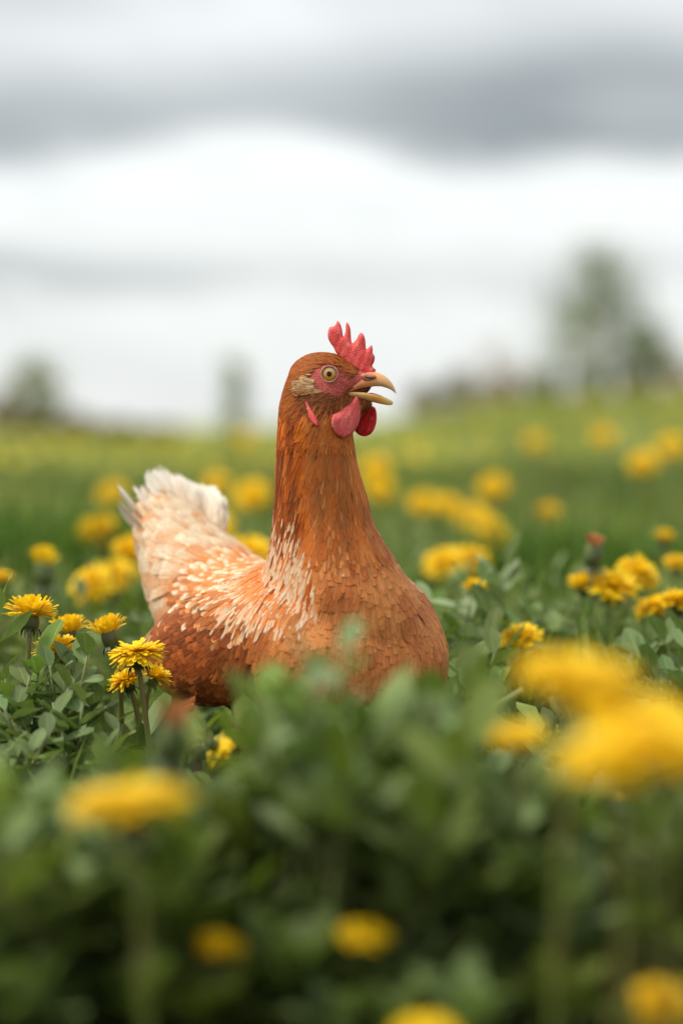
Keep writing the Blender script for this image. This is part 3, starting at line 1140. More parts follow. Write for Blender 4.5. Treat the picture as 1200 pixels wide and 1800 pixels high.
def bent_stalk():
    pts = [at(700, 1400, 1.42), at(770, 1330, 1.44), at(830, 1268, 1.46), at(918, 1213, 1.47)]
    pts = [Vector((pts[0].x - 0.02, 1.40, float(terrain(pts[0].x, 1.4))))] + pts
    P = []
    for i in range(len(pts) - 1):
        for k in range(4):
            P.append(pts[i].lerp(pts[i + 1], k / 4))
    P.append(pts[-1])
    base = P[0].copy()
    V, F = tube([p - base for p in P], [0.0022] * len(P), 8)
    o = obj('leaning_stalk', mesh('leaning_stalk', V, F, M_stem), None, base, label='bare pale green stalk leaning right below the hen breast', cat='plant stalk')


bent_stalk()


def grass_clump(px, py, Y, n, rad, label):
    c = at(px, py, Y)
    z0 = float(terrain(c.x, Y))
    H = c.z - z0
    a = rng.uniform(0, 6.28, n)
    r = rad * np.sqrt(rng.random(n))
    xy = np.stack([r * np.cos(a), r * np.sin(a)], 1)
    V, F, A = blades(n, xy, np.full(n, -0.004), H * rng.uniform(0.55, 1.1, n), np.full(n, .0042), rng.uniform(0.05, 0.7, n), [lin(82, 118, 30), lin(100, 136, 40), lin(66, 100, 28)])
    root = empty('grass_clump', (c.x, Y, z0), label, 'grass clump', 'taller grass clumps')
    obj('blades', mesh('blades', V, F, M_blade, A), root, kind='stuff')


grass_clump(110, 835, 3.0, 1500, 0.19, 'dark lush clump of taller grass left of the tail')
grass_clump(20, 850, 3.1, 500, 0.13, 'smaller lush grass clump at the left picture edge')
grass_clump(960, 880, 2.9, 800, 0.12, 'grass clump right of the flower drift')
grass_clump(1110, 870, 2.8, 1100, 0.17, 'grass clump above the dandelion group at right')


# ------------------------------------------------------------------ trees and hedges far off
def far_leaf_material(name):
    m = Mat(name)
    col = m.attr('tint')
    s = m.bsdf(col, 0.6, None, Specular_IOR_Level=0.25)
    t = m.n('ShaderNodeBsdfTranslucent')
    m.l(col, t.inputs[0])
    return m.done(m.mixs(0.25, s, t.outputs[0]))


M_far = far_leaf_material('far_foliage')
CARD = (np.array([(0, 0, 0), (0.5, 0.45, 0.08), (0, 1, 0.0), (-0.5, 0.45, 0.08)]), np.array([(0, 1, 2, 3)]), np.array([(0.5, 0), (1, .5), (.5, 1), (0, .5)]))


def tree(name, px, pyb, pyt, Y, w, nl, leaf, tints, label, cat, bark=None, dens=1.0, nb=9, lower=0.15, group=None, seed=0):
    r = random.Random(seed)
    b = at(px, pyb, Y)
    z0 = float(terrain(np.clip(b.x, -14, 14), Y))
    H = at(px, pyt, Y).z - z0
    root = empty(name, (b.x, Y, z0), label, cat, group)
    bag = Bag()
    tw = max(0.025, H * 0.026)
    top = Vector((r.uniform(-.05, .05) * w, r.uniform(-.05, .05) * w, H * 0.9))
    bag.add(*tube([(0, 0, -0.05), (top.x * .3, top.y * .3, H * .35), top * 0.75, top], [tw, tw * .75, tw * .45, tw * .15], 7))
    tips = []
    for i in range(nb):
        f = lower + (0.92 - lower) * (i + r.random()) / nb
        a = i * 2.4 + r.random()
        reach = w * 0.5 * math.sin(min(1.0, (f * 0.8 + 0.22)) * math.pi) ** 0.7 * r.uniform(0.65, 1.15)
        s = Vector((top.x * f, top.y * f, H * f * 0.85))
        e = s + Vector((math.cos(a) * reach, math.sin(a) * reach, H * r.uniform(0.06, 0.2)))
        mid = s.lerp(e, .5) + Vector((0, 0, -0.02 * H))
        bag.add(*tube([s, mid, e], [tw * .35, tw * .22, tw * .07], 5))
        for k in range(3):
            g = s.lerp(e, r.uniform(.35, .95))
            q = g + Vector((r.gauss(0, .14) * w, r.gauss(0, .14) * w, r.uniform(0.02, .14) * H))
            bag.add(*tube([g, q], [tw * .14, tw * .05], 4))
            tips.append(q)
        tips += [e, mid.lerp(e, .5)]
    tips.append(top)
    bag.build('trunk', bark or M_bark, root)
    n = int(nl * dens)
    tp = np.array([tuple(t) for t in tips])
    idx = rng.integers(0, len(tp), n)
    sp = min(w * 0.13, H * 0.10)
    T = tp[idx] + rng.normal(0, sp, (n, 3))
    T[:, 2] = np.clip(T[:, 2], 0.02, H * 1.02)
    d = rng.normal(0, 1, (n, 3))
    B = frames(d, rng.normal(0, 1, (n, 3))) * (leaf * rng.uniform(.6, 1.3, n))[:, None, None]
    tone = np.array(tints)[rng.integers(0, len(tints), len(tp))][idx] * rng.uniform(.75, 1.2, (n, 1))
    V, F, A = stamp(CARD[0], CARD[1], CARD[2], B, T, tone)
    obj('crown', mesh('crown', V, F, M_far, A), root)
    return root


DK = [lin(96, 112, 30), lin(116, 128, 40), lin(76, 92, 24)]
OL = [lin(120, 134, 52), lin(136, 146, 62), lin(100, 114, 44)]
HB = [lin(140, 112, 40), lin(150, 128, 54), lin(116, 110, 32)]
tree('bush_tree', 1062, 690, 428, 42, 2.2, 1900, .085, DK, 'tall loose bushy tree at the right, highest thing on the horizon', 'tree', nb=16, lower=.25, seed=3)
tree('bush_tree', 1005, 696, 540, 40, 1.1, 600, .08, OL, 'thin low tree leaning out at the left of the tall bushy one', 'tree', nb=9, seed=5)
tree('bush_tree', 1128, 692, 570, 41, 1.1, 1000, .08, DK, 'small bush at the right foot of the tall bushy tree', 'tree', nb=9, seed=6)
tree('bush_tree', 1190, 690, 628, 44, 1.0, 900, .08, HB, 'low dark bush at the right picture edge on the horizon', 'bush', nb=8, lower=.05, seed=7)
tree('bush_tree', 415, 756, 630, 48, 0.66, 900, .08, OL, 'slender grey green tree alone on the horizon left of the neck', 'tree', nb=10, lower=.05, seed=8)
tree('bush_tree', 66, 758, 622, 44, 0.95, 1100, .08, OL, 'round headed tree rising from the hedge at left', 'tree', nb=10, lower=.2, seed=9)
tree('bare_shrub', 862, 690, 598, 40, 1.0, 260, .06, [lin(178, 158, 140), lin(160, 142, 122)], 'pinkish bare shrub left of the tall bushy tree', 'shrub', bark=M_twig, nb=16, lower=.05, seed=10)
tree('bare_shrub', 915, 692, 630, 40, .8, 220, .06, [lin(176, 162, 144), lin(150, 140, 118)], 'low pale shrub between the pinkish shrub and the tall tree', 'shrub', bark=M_twig, nb=14, lower=.05, seed=11)
hedge = [
    (10, 762, 688, 0.75, HB, 'dark brown hedge bush at the left picture edge'),
    (70, 764, 696, 0.75, HB, 'dark hedge bush under the round headed tree at left'),
    (130, 764, 728, 0.70, HB, 'lower hedge bush where the left hedge falls off'),
    (205, 764, 742, 0.75, HB, 'very low brown bush at the right end of the left hedge'),
    (285, 764, 746, 0.75, HB, 'very low bush on the left horizon nearest the slender tree'),
    (745, 716, 676, 0.60, HB, 'brown hedge bush just right of the beak'),
    (800, 708, 652, 0.60, [lin(122, 122, 72), lin(108, 106, 66)], 'olive hedge bush left of the pinkish shrub'),
    (880, 700, 662, 0.70, HB, 'brown hedge bush in front of the pinkish shrub'),
    (960, 698, 655, 0.70, DK, 'green hedge bush between the pale shrub and the tall tree'),
    (1040, 696, 650, 0.70, DK, 'dark hedge bush at the foot of the tall bushy tree'),
    (1120, 694, 650, 0.70, HB, 'brown hedge bush right of the foot of the tall tree'),
]
for i, (px, pb, pt, w, tn, lab) in enumerate(hedge):
    tree('hedge_bush', px, pb, pt, 45, w * 1.25, 650, .09, tn, lab, 'bush', nb=8, lower=0.02, group='bushes along the horizon', seed=20 + i)

# ------------------------------------------------------------------ the hen
S0 = 1.0 / 9200.0 * (1.625 / 1.625)     # metres per pixel of the enlarged head study (4x)
HA = R(15)
f_h = Vector((math.cos(HA), -math.sin(HA), 0))
r_h = Vector((-math.sin(HA), -math.cos(HA), 0))   # right side of the bird, towards the camera
HC = at(590, 665, 1.625)
UPZ = Vector((0, 0, 1))
MPP = 1.625 / FPX / 4                               # metres per study pixel


def HP(cx, cy, side=0.0, mirror=False):
    """head study pixel + sideways offset (m, + = towards camera) -> world"""
    dx = (cx / 4 + 440 - 590) * 4 * MPP
    dz = -(cy / 4 + 540 - 665) * 4 * MPP
    along = (dx + math.sin(HA) * (abs(side) if mirror else side)) / math.cos(HA)
    return HC + f_h * along + r_h * side + UPZ * dz


def head_uv(p):
    d = p - HC
    side = abs(d.dot(r_h))
    along = d.dot(f_h)
    dx = along * math.cos(HA) - math.sin(HA) * side
    return ((dx / (4 * MPP) + 590 - 440) * 4, (-d.z / (4 * MPP) + 665 - 540) * 4)


def loft(rings, seg=28):
    """rings: (center, axisA, axisB)"""
    V, F = [], []
    for c, A, B in rings:
        for j in range(seg):
            t = 2 * math.pi * j / seg
            V.append(c + A * math.cos(t) + B * math.sin(t))
    n = len(rings)
    for f in grid_faces(n, seg, True):
        F.append(tuple(int(i) for i in f))
    V.append(rings[0][0])
    V.append(rings[-1][0])
    for j in range(seg):
        F.append((n * seg, (j + 1) % seg, j))
        F.append((n * seg + 1, (n - 1) * seg + j, (n - 1) * seg + (j + 1) % seg))
    return V, F


def ellipsoid(c, A, B, C, seg=24, rows=14):
    rings = []
    for i in range(rows + 1):
        t = -math.pi / 2 + math.pi * i / rows
        k = max(math.cos(t), 0.02)
        rings.append((c + C * math.sin(t), A * k, B * k))
    return loft(rings, seg)


def build_body_mesh():
    bag = Bag()
    # trunk: top and bottom height, half width, along the body
    prof = [(-0.256, .240, .200, .014), (-0.236, .240, .168, .028), (-0.203, .224, .128, .043), (-0.165, .204, .096, .057),
            (-0.12, .187, .074, .069), (-0.08, .189, .062, .077), (-0.04, .198, .058, .083), (0.0, .204, .060, .083),
            (0.03, .190, .060, .079), (0.052, .168, .064, .066), (0.069, .146, .076, .046), (0.079, .126, .094, .024)]
    rings = []
    for s, zt, zb, w in prof:
        rings.append((hp(s, 0, (zt + zb) / 2), Hs * w, UPZ * ((zt - zb) / 2)))
    bag.add(*loft(rings))
    # neck: photographed left and right edges (px), depth radius
    neck = [(1190, 480, 776, .074), (1130, 468, 774, .076), (1080, 460, 758, .074), (1035, 458, 732, .068), (995, 462, 706, .058), (955, 470, 680, .049), (915, 475, 658, .042),
            (870, 479, 648, .037), (825, 480, 634, .033), (780, 482, 626, .0295), (745, 484, 622, .027), (715, 488, 622, .024), (690, 494, 622, .021), (668, 501, 618, .018), (648, 512, 606, .014)]
    rings = []
    for py, l, r_, dp in neck:
        Yc = float(np.interp(py, [640, 760, 950, 1130], [1.625, 1.628, 1.642, 1.655]))
        ins = 6 if py > 720 else 4
        c = at((l + r_) / 2, py, Yc)
        hw = (r_ - l) / 2 - ins
        rings.append((c, Vector((1, 0, 0)) * hw * Yc / FPX, Vector((0, 1, 0)) * dp))
    bag.add(*loft(rings))
    k = MPP
    fa = 1 / math.cos(HA)
    bag.add(*ellipsoid(HP(505, 492), f_h * 232 * k * fa, r_h * .0150, UPZ * 172 * k))
    bag.add(*ellipsoid(HP(640, 520), f_h * 175 * k * fa, r_h * .0112, UPZ * 125 * k))
    bag.add(*ellipsoid(HP(740, 520), f_h * 125 * k * fa, r_h * .0082, UPZ * 82 * k))
    bag.add(*ellipsoid(HP(520, 640), f_h * 195 * k * fa, r_h * .0140, UPZ * 130 * k))
    bag.add(*ellipsoid(HP(690, 680), f_h * 170 * k * fa, r_h * .0078, UPZ * 62 * k))
    # folded wings
    for sg in (-1, 1):
        c = hp(-0.076, sg * 0.064, 0.124)
        ax = (Hh * 0.088 + UPZ * 0.012)
        bag.add(*ellipsoid(c, ax, UPZ * 0.045, Hs * 0.022))
        # thigh
        c = hp(-0.03, sg * 0.045, 0.075)
        bag.add(*ellipsoid(c, Hh * 0.035, Hs * 0.024, UPZ * 0.045))
    tmp = bpy.data.objects.new('tmp', mesh('tmp', bag.V, bag.F, None))
    COL.objects.link(tmp)
    m = tmp.modifiers.new('r', 'REMESH')
    m.mode = 'VOXEL'
    m.voxel_size = 0.0022
    s = tmp.modifiers.new('s', 'SMOOTH')
    s.factor = 0.5
    s.iterations = 10
    dg = bpy.context.evaluated_depsgraph_get()
    me = bpy.data.meshes.new_from_object(tmp.evaluated_get(dg))
    bpy.data.objects.remove(tmp)
    me.name = 'body'
    return me


FACE = [(452, 560), (420, 500), (455, 450), (505, 410), (560, 398), (620, 415), (672, 455), (720, 500), (760, 470), (770, 430), (890, 450), (905, 520),
        (830, 540), (700, 570), (655, 610), (690, 640), (770, 650), (745, 700), (690, 650), (600, 622), (520, 600)]


def poly_sd(poly, x, y):
    """signed distance, + inside"""
    inside = False
    dm = 1e9
    n = len(poly)
    for i in range(n):
        x1, y1 = poly[i]
        x2, y2 = poly[(i + 1) % n]
        if (y1 > y) != (y2 > y) and x < (x2 - x1) * (y - y1) / (y2 - y1) + x1:
            inside = not inside
        dx, dy = x2 - x1, y2 - y1
        t = max(0, min(1, ((x - x1) * dx + (y - y1) * dy) / (dx * dx + dy * dy)))
        dm = min(dm, math.hypot(x - x1 - t * dx, y - y1 - t * dy))
    return dm if inside else -dm


def body_material():
    m = Mat('hen_skin_and_down')
    o = m.objco()
    mask = m.attr('skin', 'Fac')
    n1 = m.noise(o, 700, 4, 0.6)
    n2 = m.noise(o, 180, 3)
    vor = m.n('ShaderNodeTexVoronoi')
    vor.inputs['Scale'].default_value = 900
    m.l(o, vor.inputs['Vector'])
    red = m.mix(m.ramp(n1, 0.3, 0.7), lin(158, 44, 42), lin(218, 102, 90))
    red = m.mix(m.ramp(n2, 0.35, 0.7, 0, 0.5), red, lin(172, 84, 66))
    down = m.mix(m.ramp(n2, 0.35, 0.65), lin(120, 62, 32), lin(158, 86, 46))
    col = m.mix(mask, down, red)
    h = m.math('ADD', n1, m.math('MULTIPLY', vor.outputs['Distance'], 0.8))
    return m.done(m.bsdf(col, 0.55, m.bump(h, 0.9, 0.0009), Subsurface_Weight=0.12, Subsurface_Radius=(0.004, 0.0012, 0.0008), Specular_IOR_Level=0.35))


def feather_material():
    m = Mat('hen_feather')
    luv = m.attr('luv', 'Vector')
    u, v, rnd = m.sep(luv)
    base = m.attr('tint')
    tip = m.attr('tip')
    a = m.math('MULTIPLY', m.math('ABSOLUTE', m.math('SUBTRACT', u, 0.5)), 2.0)
    lace = m.attr('lace', 'Fac')
    fray = m.attr('fray', 'Fac')
    cmb = m.n('ShaderNodeCombineXYZ')
    m.l(m.math('MULTIPLY', u, 9.0), cmb.inputs[0])
    m.l(m.math('MULTIPLY', m.math('SUBTRACT', v, m.math('MULTIPLY', a, 0.25)), 5.0), cmb.inputs[1])
    m.l(m.math('MULTIPLY', rnd, 91.0), cmb.inputs[2])
    st = m.noise(cmb.outputs[0], 1.0, 3, 0.6)
    # barbs slant outwards from the shaft
    cb = m.n('ShaderNodeCombineXYZ')
    m.l(m.math('MULTIPLY', m.math('SUBTRACT', v, m.math('MULTIPLY', a, 0.35)), 40.0), cb.inputs[1])
    m.l(m.math('MULTIPLY', rnd, 47.0), cb.inputs[2])
    barb = m.noise(cb.outputs[0], 1.0, 1, 0.5)
    mixf = m.ramp(m.math('ADD', m.math('ADD', v, m.math('MULTIPLY', m.math('SUBTRACT', st, 0.5), 0.7)), m.math('MULTIPLY', m.math('MULTIPLY', a, a), m.math('MULTIPLY_ADD', lace, -0.95, 0.35))), 0.40, 0.95)
    col = m.mix(mixf, base, tip)
    hs = m.n('ShaderNodeHueSaturation')
    m.set(hs.inputs['Value'], m.math('ADD', m.ramp(st, 0.3, 0.7, 0.84, 1.14), m.ramp(barb, 0.3, 0.7, -0.10, 0.10)))
    m.l(col, hs.inputs['Color'])
    col = hs.outputs[0]
    shaft = m.ramp(a, 0.0, 0.09, 0.4, 0.0)
    col = m.mix(shaft, col, m.mix(0.6, tip, lin(225, 190, 150)))
    # plumage shades as a soft mass: the vane's normal leans towards that of the body under it
    vm = m.n('ShaderNodeMix', data_type='VECTOR')
    vl = m.n('ShaderNodeVectorMath', operation='LENGTH')
    m.l(m.attr('bn', 'Vector'), vl.inputs[0])
    m.l(m.math('MULTIPLY', vl.outputs['Value'], 0.74), vm.inputs['Factor'])
    m.l(m.n('ShaderNodeNewGeometry').outputs['Normal'], vm.inputs[4])
    m.l(m.attr('bn', 'Vector'), vm.inputs[5])
    nr = m.n('ShaderNodeVectorMath', operation='NORMALIZE')
    m.l(vm.outputs[1], nr.inputs[0])
    bp = m.n('ShaderNodeBump')
    bp.inputs['Strength'].default_value = 0.3
    bp.inputs['Distance'].default_value = 0.0005
    m.l(m.math('ADD', st, barb), bp.inputs['Height'])
    m.l(nr.outputs[0], bp.inputs['Normal'])
    s = m.bsdf(col, 0.6, bp.outputs[0], Specular_IOR_Level=0.2)
    t = m.n('ShaderNodeBsdfTranslucent')
    m.l(col, t.inputs[0])
    s = m.mixs(0.22, s, t.outputs[0])
    # frayed edge
    edge = m.math('MAXIMUM', m.ramp(a, 0.45, 1.0), m.ramp(v, 0.70, 1.0))
    cut = m.math('GREATER_THAN', m.math('MULTIPLY', edge, fray), m.math('ADD', m.math('MULTIPLY', barb, 0.6), m.math('MULTIPLY', st, 0.55)))
    tr = m.n('ShaderNodeBsdfTransparent')
    return m.done(m.mixs(cut, s, tr.outputs[0]))


def flesh_material(name, a, b, scale=520, bump=0.0008, sss=0.18):
    m = Mat(name)
    o = m.objco()
    n1 = m.noise(o, scale, 4, 0.62)
    n2 = m.noise(m.vmul(o, (1, 1, 0.35)), 130, 3)
    vor = m.n('ShaderNodeTexVoronoi')
    vor.inputs['Scale'].default_value = scale * 1.6
    m.l(o, vor.inputs['Vector'])
    col = m.mix(m.ramp(n1, 0.3, 0.7), a, b)
    col = m.mix(m.ramp(n2, 0.35, 0.7, 0, 0.6), col, a)
    n4 = m.noise(m.vmul(o, (1, 1, 0.4)), 330, 5, 0.65)
    col = m.mix(m.ramp(n4, 0.52, 0.72, 0, 0.45), col, m.mix(0.55, b, (0.95, 0.72, 0.66)))
    h = m.math('ADD', m.math('ADD', n1, m.math('MULTIPLY', vor.outputs['Distance'], 0.7)), n2)
    return m.done(m.bsdf(col, 0.48, m.bump(h, 0.9, bump), Subsurface_Weight=sss, Subsurface_Radius=(0.006, 0.0015, 0.001), Specular_IOR_Level=0.4))


def horn_material(name, stops):
    """beak horn: colour runs along the length attribute"""
    m = Mat(name)
    v = m.attr('along', 'Fac')
    o = m.objco()
    n1 = m.noise(m.vmul(o, (1, 1, 2)), 160, 4, 0.55)
    r_ = m.n('ShaderNodeValToRGB')
    m.l(m.math('ADD', v, m.math('MULTIPLY', m.math('SUBTRACT', n1, 0.5), 0.36)), r_.inputs[0])
    cr = r_.color_ramp
    while len(cr.elements) < len(stops):
        cr.elements.new(0.5)
    for e, (p, c) in zip(cr.elements, stops):
        e.position = p
        e.color = tuple(c) + (1,)
    return m.done(m.bsdf(r_.outputs[0], 0.38, m.bump(n1, 0.25, 0.0005), Subsurface_Weight=0.1, Subsurface_Radius=(0.003, 0.002, 0.001), Specular_IOR_Level=0.45))


def plain(name, col, rough, **k):
    m = Mat(name)
    n = m.noise(m.objco(), 300, 3)
    c = m.mix(m.ramp(n, 0.35, 0.65), np.array(col) * 0.8, np.array(col) * 1.15)
    return m.done(m.bsdf(c, rough, None, **k))


def inflate(poly, spacing, tmax, dsoft, place, bend=None, ruffle=0.0):
    """a flat outline given a swelling thickness; place(x, y, offset) -> world point"""
    pts = []
    n = len(poly)
    # round the outline with Catmull-Rom
    for i in range(n):
        p0, p1, p2, p3 = (np.array(poly[(i + j - 1) % n], float) for j in range(4))
        L = np.linalg.norm(p2 - p1)
        k = max(1, int(L / spacing + .5))
        for q in range(k):
            t = q / k
            c = 0.5 * ((2 * p1) + (-p0 + p2) * t + (2 * p0 - 5 * p1 + 4 * p2 - p3) * t * t + (-p0 + 3 * p1 - 3 * p2 + p3) * t ** 3)
            pts.append(c)
    nb = len(pts)
    P = np.array(pts)
    inn = []
    x0, y0 = P.min(0)
    x1, y1 = P.max(0)
    pl = [tuple(p) for p in pts]
    row = 0
    y = y0
    while y < y1:
        x = x0 + (spacing / 2 if row % 2 else 0)
        while x < x1:
            if poly_sd(pl, x, y) > spacing * 0.6:
                inn.append((x, y))
            x += spacing
        y += spacing * 0.87
        row += 1
    vin = [Vector(p) for p in pl] + [Vector(p) for p in inn]
    edges = [(i, (i + 1) % nb) for i in range(nb)]
    V2, E2, F2, _, _, _ = delaunay_2d_cdt(vin, edges, [list(range(nb))], 1, 1e-6)
    nv = len(V2)
    V, F = [], []
    dist = [max(0.0, poly_sd(pl, v.x, v.y)) for v in V2]
    back = {}
    for i, v in enumerate(V2):
        h = tmax * math.sqrt(1 - (1 - min(1, dist[i] / dsoft)) ** 2)
        b = bend(v.x, v.y) if bend else 0
        V.append(place(v.x, v.y, b + h + ruffle * h / tmax * math.sin(v.x * .11 + v.y * .05)))
    for i, v in enumerate(V2):
        if dist[i] < 1e-3:
            back[i] = i
        else:
            h = tmax * math.sqrt(1 - (1 - min(1, dist[i] / dsoft)) ** 2)
            b = bend(v.x, v.y) if bend else 0
            back[i] = len(V)
            V.append(place(v.x, v.y, b - h))
    for f in F2:
        F.append(tuple(f))
        F.append(tuple(back[i] for i in reversed(f)))
    bm = bmesh.new()
    bv = [bm.verts.new(v) for v in V]
    for f in F:
        if len(set(f)) >= 3:
            try:
                bm.faces.new([bv[i] for i in f])
            except ValueError:
                pass
    bmesh.ops.recalc_face_normals(bm, faces=bm.faces[:])
    me = bpy.data.meshes.new('m')
    bm.to_mesh(me)
    bm.free()
    me.polygons.foreach_set('use_smooth', np.ones(len(me.polygons), bool))
    return me


def build_hen():
    base = Vector((O.x - 0.03, O.y + 0.02, 0.0))
    root = empty('hen', base, 'rust brown hen with open beak and red comb standing among the dandelions', 'hen')
    rel = lambda me: me.transform(Matrix.Translation(-base))

    body = build_body_mesh()
    co = np.zeros(len(body.vertices) * 3, np.float32)
    body.vertices.foreach_get('co', co)
    co = co.reshape(-1, 3)
    tri = [tuple(p.vertices) for p in body.polygons]
    bvh = BVHTree.FromPolygons([Vector(c) for c in co], tri)
    skin = np.zeros(len(co), np.float32)
    for i, c in enumerate(co):
        if c[2] > 0.27:
            x, y = head_uv(Vector(c))
            skin[i] = sstep(-14, 16, poly_sd(FACE, x, y))
    a = body.attributes.new('skin', 'FLOAT', 'POINT')
    a.data.foreach_set('value', skin)
    body.polygons.foreach_set('use_smooth', np.ones(len(body.polygons), bool))
    body.materials.append(body_material())

    # ---------- plumage
    M_f = feather_material()
    PROF = {
        'scale': [(0, .4), (.25, .82), (.5, 1), (.72, .97), (.87, .78), (.96, .48), (1, .12)],
        'hackle': [(0, .35), (.2, .8), (.42, 1), (.64, .86), (.82, .55), (.93, .28), (1, .03)],
        'fluff': [(0, .4), (.2, .85), (.5, 1), (.72, 1.0), (.87, .84), (.96, .55), (1, .15)],
    }

    def flow(p, n, headk):
        s = (p - O).dot(Hh)
        z = p.z
        E = HP(850, 520)
        q = p - E
        fl_head = q.normalized() + Vector((0, 0, -0.25))
        out = Vector((n.x, n.y, 0)) * 0.25
        fl_neck = Vector((0, 0, -1)) - Hh * 0.12 + out
        bw = float(sstep(-0.10, 0.03, s))
        fl_breast = Vector((0, 0, -0.85)) - Hh * 0.30
        fl_back = -Hh * 0.95 + Vector((0, 0, -0.32))
        if s < -0.12:
            k = float(sstep(-0.12, -0.20, s))
            hi = float(sstep(0.12, 0.19, z))
            tailf = (-Hh * 0.75 + UPZ * 0.55) * hi + (-Hh * 0.55 - UPZ * 0.45) * (1 - hi)
            fl_back = fl_back * (1 - k) + tailf * k
        fl_body = fl_breast * bw + fl_back * (1 - bw)
        kn = float(sstep(0.185, 0.235, z))
        # the neck column only
        nx = (p - Vector((at(560, 900, 1.64).x, 1.64, 0)))
        near = 1 - float(sstep(0.055, 0.10, math.hypot(nx.x, nx.y)))
        kn *= near
        f = fl_body * (1 - kn) + fl_neck * kn
        f = f * (1 - headk) + fl_head * headk
        return f

    C = dict(neck_d=lin(104, 42, 6), neck=lin(178, 78, 12), neck_o=lin(228, 122, 30), crown=lin(158, 80, 22), crown_d=lin(96, 48, 16),
             cheek=lin(158, 88, 46), cream=lin(244, 226, 194), tan=lin(218, 138, 70), breast=lin(230, 148, 78), breast_d=lin(192, 106, 50),
             breast_l=lin(230, 156, 88), wing=lin(186, 98, 44), wing_d=lin(140, 68, 30), orange=lin(212, 148, 88), white=lin(250, 243, 228))

    def mixc(a, b, t):
        return C[a] * (1 - t) + C[b] * t

    def style(p, n):
        """which feather grows here: part, length, width, profile, base colour, tip colour, lift"""
        s = (p - O).dot(Hh)
        z = p.z
        nh = Vector((n.x, n.y, 0))
        front = nh.normalized().dot(Hh) if nh.length > .05 else 0
        u, v = head_uv(p)
        r = random.random()
        if z > 0.285 and v < 640 + 140 * random.random() and u > 180:
            sd = poly_sd(FACE, u, v)
            if sd > random.gauss(-11, 9):
                return None
            if v > 470 and u > 380:
                t = random.random()
                col = mixc('cheek', 'neck_d', t * .8)
                if v < 600 and u < 520:
                    col = lin(206, 164, 112) * random.uniform(.8, 1.1)
                return ('head_plumage', .0055, .0016, 'hackle', col, col * 1.15, .0006, 1)
            col = mixc('crown', 'crown_d', r * r)
            L = .006 + .004 * float(sstep(700, 300, u))
            return ('head_plumage', L, .0021, 'hackle', col, mixc('crown', 'neck_o', random.random() * .6), .0006, 1)
        nx = (p - Vector((at(560, 900, 1.64).x, 1.64, 0)))
        rad = math.hypot(nx.x, nx.y)
        col_neck = z > 0.19 and rad < 0.085 or (z > 0.160 + .03 * random.random() and front < 0.55 and rad < 0.056 + .012 * random.random())
        if col_neck:
            h = float(sstep(0.262, 0.185, z))           # 0 high on the neck, 1 at the cape
            side = float(sstep(0.84, 0.40, front))     # 1 on side and back, 0 on the front
            if z < 0.215 and side < 0.45:
                pass
            else:
                k = h * side
                g = .5 + 1.25 * mnoise.noise(Vector((p.x * 110, p.y * 110, p.z * 24))) + .5 * (r - .5)
                b = mixc('neck', 'neck_d', min(1, (.55 - g) * 2)) if g < .55 else mixc('neck', 'neck_o', min(1, (g - .55) * 2))
                if side < .4:
                    b = b * .55 + mixc('breast', 'breast_d', r) * .45
                tp = b * .72 + mixc('neck_o', 'neck', random.random()) * .36
                if random.random() < min(.86, k * 1.35 - 0.06):
                    tp = C['cream'] * random.uniform(.86, 1.03)
                    b = mixc('tan', 'neck_o', random.random())
                elif random.random() < .05 + .22 * h:
                    tp = mixc('tan', 'breast_l', random.random())
                L = .027 + .007 * h
                W = .0040 + .0025 * h
                if z > 0.285:
                    L, W = .012, .0032
                return ('neck_plumage', L, W, 'hackle', b, tp, .0008, .35)
        if s < -0.130 and (z > 0.125 or s < -0.155):
            t = float(sstep(-0.13, -0.23, s))
            ro = lin(204, 136, 80)
            q_ = random.random() * (.45 + .5 * t)
            b = ro * (1 - q_) + C['cream'] * q_ * .78
            q_ = random.random()
            tp = C['cream'] * (.72 + .14 * q_) if random.random() < .62 else ro * (1 - q_ * .6) + C['cream'] * q_ * .55
            return ('rump_plumage', .036, .021, 'fluff', b, tp, .0026, 0)
        # the side: wing, running into saddle on top
        sd = abs((p - O).dot(Hs))
        if s < -0.005 and (sd > 0.050 or z > .175):
            top = float(sstep(0.145, 0.185, z))
            b = mixc('wing', 'wing_d', r) * (1 - top) + mixc('orange', 'tan', r) * top
            if random.random() < .2 * top + .06:
                b = mixc('tan', 'wing', random.random() * .5)
            tp = b * (.9 + .3 * random.random()) if random.random() > top * .5 else C['cream'] * random.uniform(.85, 1.02)
            if random.random() < .16 and z > .14:
                tp = mixc('tan', 'cream', random.random() * .8)
            if top < .5:
                q_ = random.random()
                tp = tp * (.7 + .75 * q_)
                b = b * (.55 + .35 * random.random())
            return ('wing_plumage', .020, .0082, 'scale', b, tp, .0010, 0)
        # breast and belly: soft drifts of tone, small differences from feather to feather
        right_shade = float(sstep(-.2, .6, n.dot(Vector((1, 0, 0)))))  # right-facing feathers turn darker: breast shade put into the colour
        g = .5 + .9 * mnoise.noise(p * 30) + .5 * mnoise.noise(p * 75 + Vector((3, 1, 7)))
        g = min(1.0, max(0.0, g + .18 * right_shade))
        b = mixc('breast', 'breast_d', g) * random.uniform(.95, 1.05)
        lt = float(sstep(.25, .6, mnoise.noise(p * 42 + Vector((9, 2, 5)))))
        b = b * (1 - .5 * lt) + mixc('breast_l', 'breast', random.random() * .5) * (.5 * lt)
        tp = b * random.uniform(1.04, 1.14)
        b = b * random.uniform(.78, .88)
        x = random.random()
        if x < .012:
            tp = mixc('breast_l', 'cream', random.random() * .8)
        elif x > .95:
            tp = tp * .8
        return ('breast_plumage', .0180, .0132, 'scale', b, tp, .0007, 0)

    # Poisson-like samples on the body surface
    tri3 = np.array([t[:3] for t in tri] + [(t[0], t[2], t[3]) for t in tri if len(t) == 4])
